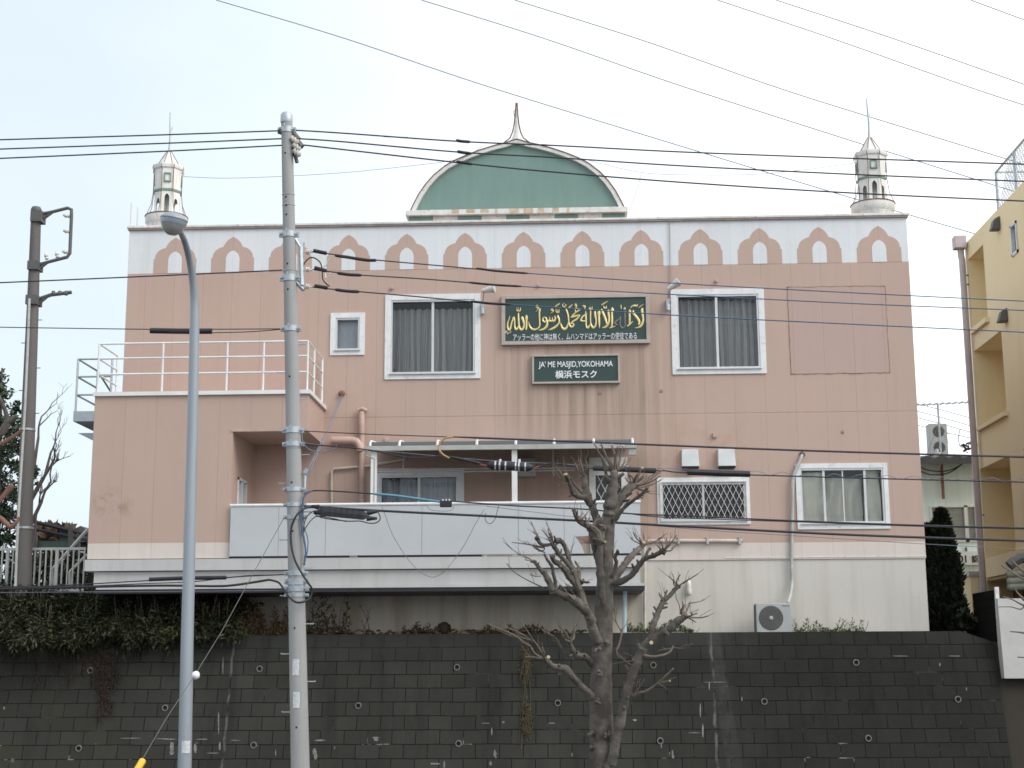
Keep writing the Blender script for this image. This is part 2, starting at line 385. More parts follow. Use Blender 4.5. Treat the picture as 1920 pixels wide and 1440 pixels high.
def mat_blocks():
    t = NT('dark_retaining_blocks'); p = t.pos(); x, y, z = t.sep(p)
    wob = t.m('MULTIPLY', t.m('SUBTRACT', t.noise(p, 1.1, 3), .5), .035)
    br = t.n('ShaderNodeTexBrick'); t.put(br.inputs['Vector'], t.comb(t.m('ADD', x, t.m('MULTIPLY', wob, .6)), t.m('ADD', t.m('MULTIPLY', t.m('SUBTRACT', z, WT_Z), 1.0), wob), 0.0))
    br.inputs['Scale'].default_value = 1.0; br.inputs['Brick Width'].default_value = .435; br.inputs['Row Height'].default_value = .247
    br.inputs['Mortar Size'].default_value = .0085; br.inputs['Mortar Smooth'].default_value = .25; br.inputs['Bias'].default_value = 0
    br.inputs['Color1'].default_value = (.0245,.0245,.0200,1); br.inputs['Color2'].default_value = (.0320,.0318,.0265,1); br.inputs['Mortar'].default_value = (.0045,.0045,.0045,1)
    mort = br.outputs['Fac']
    big = t.noise(p, .45, 5, .6); v = t.noise(p, 1.0, 6, .65, (2.4,1,.3)); g = t.noise(p, 14, 6, .7)
    c = t.mix(t.rng(big, .38, .68), br.outputs['Color'], t.mix(1.0, br.outputs['Color'], (1.5,1.52,1.5), 'MULTIPLY'))
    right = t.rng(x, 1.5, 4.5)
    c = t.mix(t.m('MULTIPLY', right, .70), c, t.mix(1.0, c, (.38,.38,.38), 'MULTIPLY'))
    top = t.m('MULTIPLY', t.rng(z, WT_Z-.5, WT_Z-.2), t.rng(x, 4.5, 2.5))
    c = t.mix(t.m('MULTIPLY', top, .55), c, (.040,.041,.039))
    c = t.mix(t.m('MULTIPLY', t.rng(v, .5, .72), .45), c, (.0055,.006,.0055))
    c = t.mix(t.rng(g, .55, .8, 0, .4), c, (.042,.042,.040))
    moss = t.m('MULTIPLY', t.rng(t.noise(p, .9, 6, .7), .5, .7), t.rng(x, -6.5, -9.5))
    c = t.mix(t.m('MULTIPLY', moss, .7), c, (.030,.026,.011))
    # pale column where a joint has leached, drifting a little sideways
    strip = t.m('ABSOLUTE', t.m('SUBTRACT', t.m('ADD', x, t.m('MULTIPLY', t.m('SUBTRACT', z, 2.6), .11)), 3.62))
    c = t.mix(t.m('MULTIPLY', t.rng(strip, .16, .10), t.rng(t.noise(p, 3.5, 5, .7), .35, .65, .1, .75)), c, (.052,.053,.051))
    for sx in (-5.45, 3.46):
        thin = t.m('ABSOLUTE', t.m('ADD', t.m('SUBTRACT', x, sx), t.m('MULTIPLY', t.m('SUBTRACT', t.noise(p, 2.2, 3), .5), .12)))
        c = t.mix(t.m('MULTIPLY', t.rng(thin, .03, .012), t.rng(t.noise(p, 2.6, 4, .6), .45, .6, 0, .8)), c, (.12,.12,.117))
    # lime bleeding from the joints: patches along bed joints and a few drips
    seg = t.rng(t.noise(p, 1.0, 5, .6, (1.5,1,3.2)), .60, .65)
    lowr = t.m('MAXIMUM', t.band(z, 1.46, 1.86, .05), t.m('MULTIPLY', t.band(z, 1.9, 3.2, .2), .18))
    lime = t.m('MULTIPLY', t.m('MULTIPLY', mort, seg), lowr)
    blob = t.m('MULTIPLY', t.rng(t.noise(p, 1.0, 6, .6, (3.6,1,2.2)), .66, .70), t.m('MULTIPLY', t.band(z, 1.5, 1.78, .05), t.rng(x, .5, -.8)))
    c = t.mix(t.m('MAXIMUM', lime, blob, 0, True), c, (.22,.225,.21))
    t.bump(t.m('SUBTRACT', t.m('MULTIPLY', g, .35), mort), .8, .012)
    return t.done(c, .9, 0, .25)
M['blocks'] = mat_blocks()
M['brownblocks'] = simple('brown_lower_wall', (.026,.020,.0135), .9, 0, .3, 2.0, .3, None, (1,1,.5))

# ------------------------------------------------------------------ the ground
struct(link('street', MB().quad((-600,-600,0),(600,-600,0),(600,900,0),(-600,900,0)), M['road']))
gb = MB(); gb.box(-45, 7.79, WT_Y+.12, 70, .5, WT_Z-.06); gb.box(7.792, 45, 1.0, 70, .5, WT_Z-.06); gb.box(7.792, 45, WT_Y+.12, .998, .5, WT_Z-.28)
struct(link('ground', gb, M['soil']))
def sidewalk():
    m = MB(); m.box(-60, 60, -7.8, -2.2, .004, .15)
    struct(link('pavement', m, simple('concrete_pavement', (.30,.29,.28), .9, 0, .2, 2, .2)))
sidewalk()

# ------------------------------------------------------------------ the mosque
XL, XR, TOP, BASE1, BASE2, GZ = -8.175, 7.785, 12.07, 5.485, 5.195, 3.66
FR = 11.125                                   # bottom of the painted frieze
AY, AX0, AX1, AX2 = -1.8, -8.13, -5.46, -4.045  # the block with the roof terrace
DECK, SOF, FLOOR = 8.255, 7.52, 5.14
mosque = thing('mosque_building', 'two storey pink mosque with white arch frieze, green dome and roof turrets', 'building', (0,0,GZ))

def rect(x0,y0,x1,y1,Y=0.0):                  # photo rectangle -> (X0, X1, Z0, Z1) on a plane
    a, b, c, d = U(x0,(y0+y1)/2,Y), U(x1,(y0+y1)/2,Y), U((x0+x1)/2,y1,Y), U((x0+x1)/2,y0,Y)
    return a.x, b.x, c.z, d.z
def inset(r, l, rr=None, b=None, t=None):
    rr = l if rr is None else rr; b = l if b is None else b; t = l if t is None else t
    return r[0]+l, r[1]-rr, r[2]+b, r[3]-t

W_UP1 = (-2.83, -.885, 8.83, 10.59); W_UP2 = (2.97, 4.845, 8.855, 10.61); W_SM = (-3.945, -3.24, 9.345, 10.225)
W_LOW = (5.33, 7.13, 5.735, 7.03); W_GR = (2.605, 4.42, 5.845, 6.78)
W_BAL = (-3.0, -1.21, FLOOR+.02, 7.02); D_LAT = (1.27, 2.03, FLOOR+.02, 7.2)
SUR = .125
holes = [inset(W_UP1,.11), inset(W_UP2,.11), inset(W_SM,.10), inset(W_LOW,.08,.08,.11,.09), inset(W_GR,.075,.075,.08,.10), inset(W_BAL,.10,.12,.0,.14), inset(D_LAT,.12,.12,0,.16)]
mw = MB()
mw.wall(XL, XR, BASE2, FR, holes)
mw.quad((XR,0,BASE2),(XR,10,BASE2),(XR,10,TOP),(XR,0,TOP)); mw.quad((XL,0,BASE2),(XL,0,TOP),(XL,10,TOP),(XL,10,BASE2))
mw.quad((XL,10,BASE2),(XL,10,TOP),(XR,10,TOP),(XR,10,BASE2)); mw.quad((XL,.3,11.6),(XR,.3,11.6),(XR,10,11.6),(XL,10,11.6))
link('wall', mw, M['pink'], mosque)
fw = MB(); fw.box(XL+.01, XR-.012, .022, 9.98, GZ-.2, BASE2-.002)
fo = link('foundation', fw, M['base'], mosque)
lip = MB(); lip.box(3.9, XR+.004, -.009, -.001, BASE2-.006, BASE2+.014)
link('foundation_ledge', lip, M['white_dirty'], mosque)

# arch frieze: white band, pink cusped arches, white niches
ARCH = [(-.432,0),(-.432,.31),(-.407,.31),(-.402,.36),(-.385,.415),(-.352,.462),(-.305,.502),(-.25,.528),(-.192,.543),(-.182,.572),(-.163,.612),(-.132,.657),(-.093,.698),(-.05,.73),(-.018,.748),(0,.757)]
ARCH = [(x*1.03,z) for x,z in ARCH]; ARCH = ARCH + [(-x,z) for x,z in reversed(ARCH[:-1])]
NICHE = [(-.143,0),(-.143,.275),(-.135,.33),(-.11,.385),(-.07,.425),(-.03,.45),(0,.462)]
NICHE = NICHE + [(-x,z) for x,z in reversed(NICHE[:-1])]
fz = MB(); fz.quad((XL,0,FR),(XR,0,FR),(XR,0,TOP),(XL,0,TOP))
for i in range(13):
    cx = 1.2*(i-6)
    fz.cur = 1; fz.prism([(cx+x, FR+z-.001) for x,z in ARCH], -.004, -.0005)
    fz.cur = 0; fz.prism([(cx+x, FR+z+.001) for x,z in NICHE], -.008, -.0042)
link('arch_frieze', fz, [M['frieze'], M['pink_plain']], mosque)
cp = MB(); cp.box(XL-.05, XR+.05, -.06, .25, TOP+.016, TOP+.068); cp.box(XL-.05, XL+.25, .25, 10, TOP+.016, TOP+.068); cp.box(XR-.25, XR+.05, .25, 10, TOP+.016, TOP+.068)
link('parapet_coping', cp, M['white_dirty'], mosque, bevel=.01)
cs = MB(); cs.box(XL-.03, XR+.03, -.045, .2, TOP-.018, TOP+.015)
link('coping_edge', cs, M['rustline'], mosque)

# terrace block, with the recess under its right end
an = MB()
an.quad((AX0,AY,FLOOR),(AX1,AY,FLOOR),(AX1,AY,DECK),(AX0,AY,DECK))
an.quad((AX1,AY,SOF),(AX2,AY,SOF),(AX2,AY,DECK),(AX1,AY,DECK))
an.quad((AX2,AY,SOF),(AX2,-.001,SOF),(AX2,-.001,DECK),(AX2,AY,DECK))
an.quad((AX1,AY,SOF),(AX1,-.001,SOF),(AX2,-.001,SOF),(AX2,AY,SOF))
an.quad((AX0,AY,FLOOR),(AX0,AY,DECK),(AX0,-.001,DECK),(AX0,-.001,FLOOR))
wy0, wy1, wz0, wz1 = -1.28, -.55, 5.3, 6.72
an.wall(AY, -.001, FLOOR, SOF, [(wy0,wy1,wz0,wz1)], Y=AX1, reveal=-.1, swap=True)
an.quad((AX0,AY,DECK-.02),(AX2,AY,DECK-.02),(AX2,0,DECK-.02),(AX0,0,DECK-.02))
link('terrace_block', an, M['pink_annex'], mosque)
tr = MB(); tr.box(AX1-.03, AX2+.004, AY-.012, AY-.001, SOF-.004, SOF+.045)
link('soffit_trim', tr, M['pink_pipe'], mosque)
fa = MB(); fa.box(AX0-.03, AX2+.05, AY-.05, AY-.002, DECK-.03, DECK+.045); fa.box(AX2+.002, AX2+.05, AY-.002, -.002, DECK-.03, DECK+.045)
link('deck_fascia', fa, M['white'], mosque)
sw = MB()
for a,b,c,d in ((wy0,wy0+.05,wz0,wz1),(wy1-.05,wy1,wz0,wz1),(wy0,wy1,wz0,wz0+.05),(wy0,wy1,wz1-.05,wz1),(-.94,-.90,wz0,wz1)): sw.box(AX1-.06, AX1+.025, a, b, c, d)
sidew = link('window', sw, M['frame'], mosque)
link('pane', MB().quad((AX1-.04,wy0,wz0),(AX1-.04,wy1,wz0),(AX1-.04,wy1,wz1),(AX1-.04,wy0,wz1)), M['glass'], sidew)
rl = MB(); RZ = U(185,645,AY+.05).z
def rail_run(m, p, q, zs, z0, r=.021, posts=(), pr=.022):
    p, q = Vector(p), Vector(q)
    for z in zs: m.tube([(p.x,p.y,z),(q.x,q.y,z)], r, 6)
    for t in posts:
        a = p.lerp(q, t); m.tube([(a.x,a.y,z0),(a.x,a.y,zs[0])], pr, 6)
RX0 = U(187,645,AY+.05).x; rz = [RZ, RZ-.29, RZ-.60]
rail_run(rl, (RX0,AY+.05,0), (AX2-.03,AY+.05,0), rz, DECK, .021, [0,(U(303,700,AY).x-RX0)/(AX2-.03-RX0),(U(424,700,AY).x-RX0)/(AX2-.03-RX0),.79,1])
rail_run(rl, (AX2-.03,AY+.05,0), (AX2-.03,-.06,0), rz, DECK, .019, [.42,.97])
rail_run(rl, (RX0,AY+.05,0), (RX0,-.62,0), rz, DECK, .019, [1])
link('terrace_railing', rl, M['white'], mosque)

# landing and outside stair on the left flank
ld = MB(); LX = U(143,673,-.5).x
ld.box(LX, AX0-.002, -.5, .9, U(143,790,-.5).z, U(143,771,-.5).z)
link('stair_landing', ld, M['galv'], mosque)
bk = MB(); bk.prism([(LX,7.78),(AX0-.003,7.78),(AX0-.003,7.5),(AX0-.12,7.42)], -.2, .2); bk.box(AX0-.14, AX0-.004, -.15, .15, 7.18, 7.44)
link('landing_bracket', bk, M['galv'], mosque)
lr = MB(); lz = U(145,673,-.5).z
LX2 = U(210,671,-.5).x
rail_run(lr, (LX+.03,-.47,0), (LX2,-.47,0), [lz, lz-.36, lz-.73], 7.98, .02, [0,1])
rail_run(lr, (LX+.03,-.47,0), (LX+.03,.75,0), [lz, lz-.36, lz-.73], 7.98, .02, [1])
lr.tube([(LX+.03,.75,lz),(LX+.1,1.6,lz-.35)], .022, 6)
link('landing_railing', lr, M['galv'], mosque)

# balcony: slab, edge beams, boards, top rail
BX1 = 2.175
bs = MB(); bs.box(AX0-.02, BX1, AY-.055, -.003, 4.915, 5.125)
link('balcony_slab', bs, M['slab'], mosque)
bs2 = MB(); bs2.box(AX0+.14, BX1-.015, AY+.02, -.004, 4.63, 4.90); bs2.box(AX0+.2, BX1+.05, AY-.01, AY+.2, 4.575, 4.627)
link('balcony_beam', bs2, [M['slab']], mosque)
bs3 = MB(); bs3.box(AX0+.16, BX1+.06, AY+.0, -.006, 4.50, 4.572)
link('beam_shade', bs3, M['black'], mosque)  # black sheet that paints in the shade below the balcony
def boards():
    hz = 6.075; z0 = 5.165; Yb = AY-.075
    xs = [AX1+.02, U(522,1000,Yb).x, U(610,1000,Yb).x, U(791,1000,Yb).x, U(972,1000,Yb).x, U(1058,1000,Yb).x]
    for a, b in zip(xs[:-1], xs[1:]):
        m = MB(); m.box(a+.004, b-.004, Yb, Yb+.02, z0, hz)
        for cx in (a+.055, b-.055):
            for cz in (z0+.2, z0+.28, hz-.2, hz-.28): m.lathe([(.009,0),(.009,.004)], (cx, Yb-.001, cz), 6, Vector((0,-1,0)))
        link('balcony_board', m, M['panel'], mosque)
    # the last board has a corner broken away beside the tree
    h = [U(x,y,Yb) for x,y in ((1078,1006),(1084,1013),(1090,1023),(1094,1033),(1096,1043))]
    g = U(1132,1043,Yb).x
    poly = [(xs[-1]+.004,z0)]+[(p.x, max(z0,p.z)) for p in reversed(h[:-1])]
    poly[1] = (h[-1].x, z0)
    poly += [(h[1].x,h[1].z),(h[0].x,h[0].z),(g,h[0].z+.02),(g,z0),(BX1,z0),(BX1,hz),(xs[-1]+.004,hz)]
    m = MB(); m.prism(poly, Yb, Yb+.02); link('balcony_board', m, M['panel'], mosque)
    e = MB(); e.box(BX1-.022, BX1-.002, Yb+.022, -.01, z0, hz); link('balcony_board', e, M['panel'], mosque)
    r = MB(); r.tube([(AX1+.01,Yb+.01,hz+.035),(BX1+.01,Yb+.01,hz+.035),(BX1,-.02,hz+.035)], .03, 8)
    x = AX1+.1
    while x < BX1:
        r.box(x-.02, x+.02, Yb+.024, Yb+.06, 5.0, hz+.02); x += 1.17
    link('balcony_rail', r, M['white'], mosque)
    for x0, x1 in ((AX1+.02, -3.2), (-3.05,-.75), (.62, BX1)): link('drain_gap', MB().box(x0, x1, Yb+.022, Yb+.05, 5.128, 5.166), M['wire'], mosque)
boards()

# awning over the balcony
ax0, ax1 = U(690,838,AY).x, U(1190,838,AY).x
zf = U(940,836,AY-.05).z; zt = U(940,827.5,AY+.2).z
prof = [(AY-.05,zf),(AY-.03,zf+.045),(AY+.03,zf+.085),(AY+.11,zf+.11),(AY+.2,zt),(AY+.6,zt+.045),(-.004,zt+.14)]
aw = MB(); k = len(prof)
aw.add([(x,y,z+dz) for dz in (0,.01) for x in (ax0,ax1) for y,z in prof], [f for i in range(k-1) for f in ((i,i+1,k+i+1,k+i),(2*k+i,3*k+i,3*k+i+1,2*k+i+1),(i,2*k+i,2*k+i+1,i+1),(k+i,k+i+1,3*k+i+1,3*k+i))]+[(0,k,3*k,2*k)])
awn = link('awning', aw, M['smoke'], mosque)
for px in (694, 749, 820, 894, 967, 1039, 1113, 1186):
    x = U(px,838,AY).x
    link('rafter', MB().tube([(x,y,z+.022) for y,z in prof], .026, 4), M['white'], awn)
gt = MB(); gt.box(ax0-.03, ax1+.03, AY-.13, AY-.052, zf-.075, zf+.012); gt.tube([(ax0-.02,AY-.09,zf-.02),(ax0-.05,AY-.06,zf-.14),(ax0+.13,AY-.03,zf-.22),(ax0+.13,AY-.03,6.1)], .026, 8); gt.box(ax1-.12, ax1+.02, AY-.1, AY-.0, zf-.2, zf-.08)
link('gutter', gt, M['gutter'], awn)
for px, hw in ((701,.055),(965,.05)):
    x = U(px,900,AY).x; link('post', MB().box(x-hw, x+hw, AY-.05, AY+.04, 5.13, zf-.076), M['white'], awn)
pl = MB()
for dz in (0,.07): pl.tube([(U(705,884,-1.1).x,-1.1,U(705,886,-1.1).z+dz*.7),(U(1078,880,-1.1).x,-1.1,U(1078,882,-1.1).z+dz*.7)], .013, 6)
for px in (756,1037):
    p = U(px,880,-1.1); pl.tube([(p.x,-1.1,p.z-.1),(p.x,-1.1,p.z+.42)], .012, 6); pl.tube([(p.x,-1.1,p.z-.1),(p.x+.03,-1.1,p.z-.13)], .012, 6)
link('laundry_pole', pl, M['grey_pipe'], awn)

# windows
def curtain(parent, x0, x1, z0, z1, y, mat, amp=.035, per=.16, drape=False):
    m = MB(); n = max(12, int((x1-x0)/.012)); rows = 10
    for j in range(rows+1):
        for i in range(n+1):
            x = x0+(x1-x0)*i/n; t = j/rows
            ph = x/per*2*math.pi+1.3*math.sin(x*5.1)+(.5*math.sin(4*t+x*9))
            yy = y+amp*(math.sin(ph)+.45*math.sin(2.3*ph+1))*(1-.25*t)
            if drape: yy = y+.05*math.sin((x-x0)*10-3.5*t*t+2*math.sin(x*3))+.032*math.sin(x*22+t*4)*(1-.5*t)
            m.v.append((x, yy, z0+(z1-z0)*t))
    for j in range(rows):
        for i in range(n):
            a = j*(n+1)+i; m.f.append((a,a+1,a+n+2,a+n+1)); m.m.append(0)
    link('curtain', m, mat, parent, smooth=True)
def frame_box(m, r, w, y0, y1):
    a,b,c,d = r; m.box(a,b,y0,y1,c,c+w); m.box(a,b,y0,y1,d-w,d); m.box(a,a+w,y0,y1,c+w,d-w); m.box(b-w,b,y0,y1,c+w,d-w)
def window(r, hole, mull, sur=True, bottom=None):
    a,b,c,d = r; m = MB(); ha,hb,hc,hd = hole
    m.box(a,ha+.006,-.028,.02,c,d); m.box(hb-.006,b,-.028,.02,c,d); m.box(ha+.006,hb-.006,-.028,.02,hd-.006,d)
    if hc > c+.02: m.box(ha+.006,hb-.006,-.028,.02,c,hc+.006)
    o = link('window', m, M['frame'], mosque, bevel=.004)
    s = MB(); frame_box(s, (ha+.007,hb-.007,hc+.007,hd-.007), .035, -.012, .075)
    for mx_, wd, yy in mull: s.box(mx_-wd/2, mx_+wd/2, yy, yy+.04, hc+.04, hd-.04)
    link('sash', s, M['sash'], o)
    if hc > c+.02:
        sl = MB(); sl.box(ha-.015, hb+.015, -.065, -.029, hc-.012, hc+.012); link('sill', sl, M['sash'], o)
    g = MB(); g.quad((ha+.03,.05,hc+.03),(hb-.03,.05,hc+.03),(hb-.03,.05,hd-.03),(ha+.03,.05,hd-.03)); link('pane', g, M['glass'], o)
    return o, hole
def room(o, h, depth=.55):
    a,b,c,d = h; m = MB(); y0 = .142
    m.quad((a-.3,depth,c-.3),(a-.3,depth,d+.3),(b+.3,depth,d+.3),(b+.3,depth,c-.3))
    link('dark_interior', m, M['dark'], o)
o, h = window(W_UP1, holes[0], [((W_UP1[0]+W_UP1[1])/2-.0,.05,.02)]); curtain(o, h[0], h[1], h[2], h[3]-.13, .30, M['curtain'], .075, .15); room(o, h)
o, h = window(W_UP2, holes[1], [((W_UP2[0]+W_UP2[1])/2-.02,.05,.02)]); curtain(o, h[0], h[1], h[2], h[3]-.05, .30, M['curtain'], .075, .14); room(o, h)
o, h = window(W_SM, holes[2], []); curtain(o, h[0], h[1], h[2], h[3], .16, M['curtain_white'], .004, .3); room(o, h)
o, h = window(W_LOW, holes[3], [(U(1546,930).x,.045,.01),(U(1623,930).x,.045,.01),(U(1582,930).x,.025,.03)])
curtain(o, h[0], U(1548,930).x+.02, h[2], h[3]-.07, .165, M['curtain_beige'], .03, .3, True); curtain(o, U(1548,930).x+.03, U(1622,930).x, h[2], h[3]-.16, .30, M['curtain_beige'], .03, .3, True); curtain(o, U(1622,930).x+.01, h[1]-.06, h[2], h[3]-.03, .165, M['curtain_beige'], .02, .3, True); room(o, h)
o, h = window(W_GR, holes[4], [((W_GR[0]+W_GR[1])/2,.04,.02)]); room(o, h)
lt = MB(); a,b,c,d = inset(W_GR,.055,.055,.06,.08)
def lattice(m, a, b, c, d, y, sx, sz, r=.0085):
    k = int((b-a)/sx+(d-c)/sz)+3; s = sz/sx
    for i in range(-k, k+1):
        for sg in (1,-1):
            x0 = a+i*sx                       # line z = c + sg*s*(x-x0)
            pts = []
            for z in (c,d):
                x = x0+(z-c)/s*sg
                pts.append((x,z))
            (xa,za),(xb,zb_) = pts
            def clip(x,z,X,Z):
                if x < a: z += (a-x)*(Z-z)/(X-x); x = a
                if x > b: z += (b-x)*(Z-z)/(X-x); x = b
                return x,z
            if max(xa,xb) <= a or min(xa,xb) >= b: continue
            p = clip(xa,za,xb,zb_); q = clip(xb,zb_,xa,za)
            m.tube([(p[0],y+sg*.006,p[1]),(q[0],y+sg*.006,q[1])], r, 4)
lattice(lt, a, b, c, d, -.045, .119, .25, .0050)
frame_box(lt, (a,b,c,d), .018, -.062, -.03)
link('security_lattice', lt, M['white_dirty'], o)
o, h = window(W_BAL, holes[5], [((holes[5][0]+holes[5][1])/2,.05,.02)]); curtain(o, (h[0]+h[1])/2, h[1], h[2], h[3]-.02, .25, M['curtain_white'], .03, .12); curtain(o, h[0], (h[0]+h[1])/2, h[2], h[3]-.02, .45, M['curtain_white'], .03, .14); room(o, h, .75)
dm = MB(); a,b,c,d = D_LAT; ha,hb,hc,hd = holes[6]
dm.box(a,ha+.005,-.03,.03,c,d); dm.box(hb-.005,b,-.03,.03,c,d); dm.box(ha+.005,hb-.005,-.03,.03,hd-.2,d)
dm.box(ha+.005,hb-.005,.01,.05,hc,hc+.75)
dr = link('door', dm, M['white_dirty'], mosque)
lt = MB(); lattice(lt, ha+.03, hb-.03, hc+.75, hd-.2, .03, .16, .32, .008); link('door_lattice', lt, M['white_dirty'], dr)
link('pane', MB().quad((ha,.06,hc+.7),(hb,.06,hc+.7),(hb,.06,hd),(ha,.06,hd)), M['glass'], dr)
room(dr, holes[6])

# fixtures screwed to the facade
hb_ = rect(972,862,1004,895); m = MB(); m.box(hb_[0],hb_[1],-.22,-.002,hb_[2],hb_[3]); m.box(hb_[0]-.01,hb_[1]+.01,-.24,-.221,hb_[2]+.18,hb_[3]-.05); link('vent_hood', m, M['grey_pipe'], mosque, bevel=.01)
for px in (1277, 1345):                         # two white cowls
    x0 = U(px,860).x; x1 = x0+.345; z0, z1 = 6.985, 7.335
    m = MB(); m.add([(x0+.0,-.003,z0),(x1,-.003,z0),(x1,-.003,z1),(x0,-.003,z1),(x0+.0,-.16,z0),(x1,-.16,z0),(x1-.015,-.07,z1),(x0+.015,-.07,z1)], [(4,5,6,7),(0,4,7,3),(1,2,6,5),(3,7,6,2),(0,1,5,4)])
    c = link('vent_cowl', m, M['cowl'], mosque, bevel=.008)
    link('louvre', MB().box(x0+.01,x1-.01,-.165,-.01,z0-.035,z0-.003), M['dark'], c)
for px, py, s in ((725,825,.04),(1340,816,.043),(735,540,.03),(1010,535,.026),(1343,527,.026)):
    p = U(px,py); m = MB(); m.box(p.x-s,p.x+s,-.05,-.002,p.z-s,p.z+s); m.box(p.x-s*.8,p.x+s*.8,-.045,-.004,p.z-s*1.35,p.z-s-.001); link('pipe_vent', m, M['pink_pipe'], mosque, bevel=.006)
for px, py in ((1125,737),(1240,733),(1580,810)):
    p = U(px,py); link('wall_plug', MB().lathe([(.035,0),(.03,.012),(.008,.014)], (p.x,-.001,p.z), 12, Vector((0,-1,0))), M['pink_dark'], mosque)
pr = rect(1480,537,1664,700); m = MB(); m.box(pr[0],pr[1],-.006,-.001,pr[2],pr[3]); link('repair_patch', m, M['patch'], mosque)
m = MB(); rnd = random.Random(3)
def crust(p, q):
    n = 30
    pts = [(p[0]+(q[0]-p[0])*i/n+rnd.uniform(-.008,.008), -.006, p[1]+(q[1]-p[1])*i/n+rnd.uniform(-.008,.008)) for i in range(n+1)]
    m.tube(pts, [rnd.uniform(.003,.010)*(1.5 if i in (0,n) else 1) for i in range(n+1)], 5)
crust((pr[0],pr[2]),(pr[1],pr[2])); crust((pr[0],pr[2]),(pr[0],pr[3])); crust((pr[0],pr[3]),(pr[1],pr[3])); crust((pr[1],pr[2]),(pr[1],pr[3]))
link('patch_edge', m, M['pink_dark'], mosque)
# pipes
def pipe(name, pts, r, mat, Y=-.06, n=8, parent=mosque):
    P = [U(p[0],p[1],p[2] if len(p) > 2 else Y) for p in pts]
    return link(name, MB().tube(P, r, n), mat, parent, smooth='auto')
pipe('vent_pipe', [(678,946),(678,780),(678,772)], .062, M['pink_pipe'], -.09, 10)
pipe('vent_pipe', [(671,769,-.09),(679,766,-.09),(688,771,-.09)], .04, M['pink_pipe'])
pipe('duct', [(622,826),(660,826),(668,828),(674,835),(676,846)], .085, M['pink_pipe'], -.12, 10)
pipe('waste_pipe', [(622,946),(622,884),(626,879),(690,874),(760,860)], .026, M['cream_pipe'], -.05)
pipe('drain_pipe', [(1209,1183),(1209,1020)], .03, M['cream_pipe'], -.05)
pipe('drain_pipe', [(1212,1014),(1392,1014)], .036, M['cream_pipe'], -.05)
pipe('conduit', [(1255,416),(1256,470),(1257,566)], .010, M['rustline'], -.03, 6)
cl = MB()
for px in (1272,1326,1386): p = U(px,1014); cl.box(p.x-.02,p.x+.02,-.1,-.001,p.z-.07,p.z+.07)
link('pipe_clip', cl, M['grey_pipe'], mosque)
m = MB(); p = U(1291,1100); m.lathe([(.03,0),(.05,.03),(.055,.1),(.045,.16),(.05,.2),(.04,.27),(.02,.29)], (p.x,-.05,p.z-.17), 10); link('wall_valve', m, M['white_dirty'], mosque, smooth=True)
m = MB(); p = U(641,738); m.lathe([(.07,0),(.06,.05),(.03,.09)], (p.x,-.001,p.z), 10, Vector((0,-1,0))); link('wire_bracket', m, M['rust'], mosque)
pipe('aqua_drain', [(1172,1094,-1.4),(1171,1186,-1.4)], .04, M['aqua_pipe'])

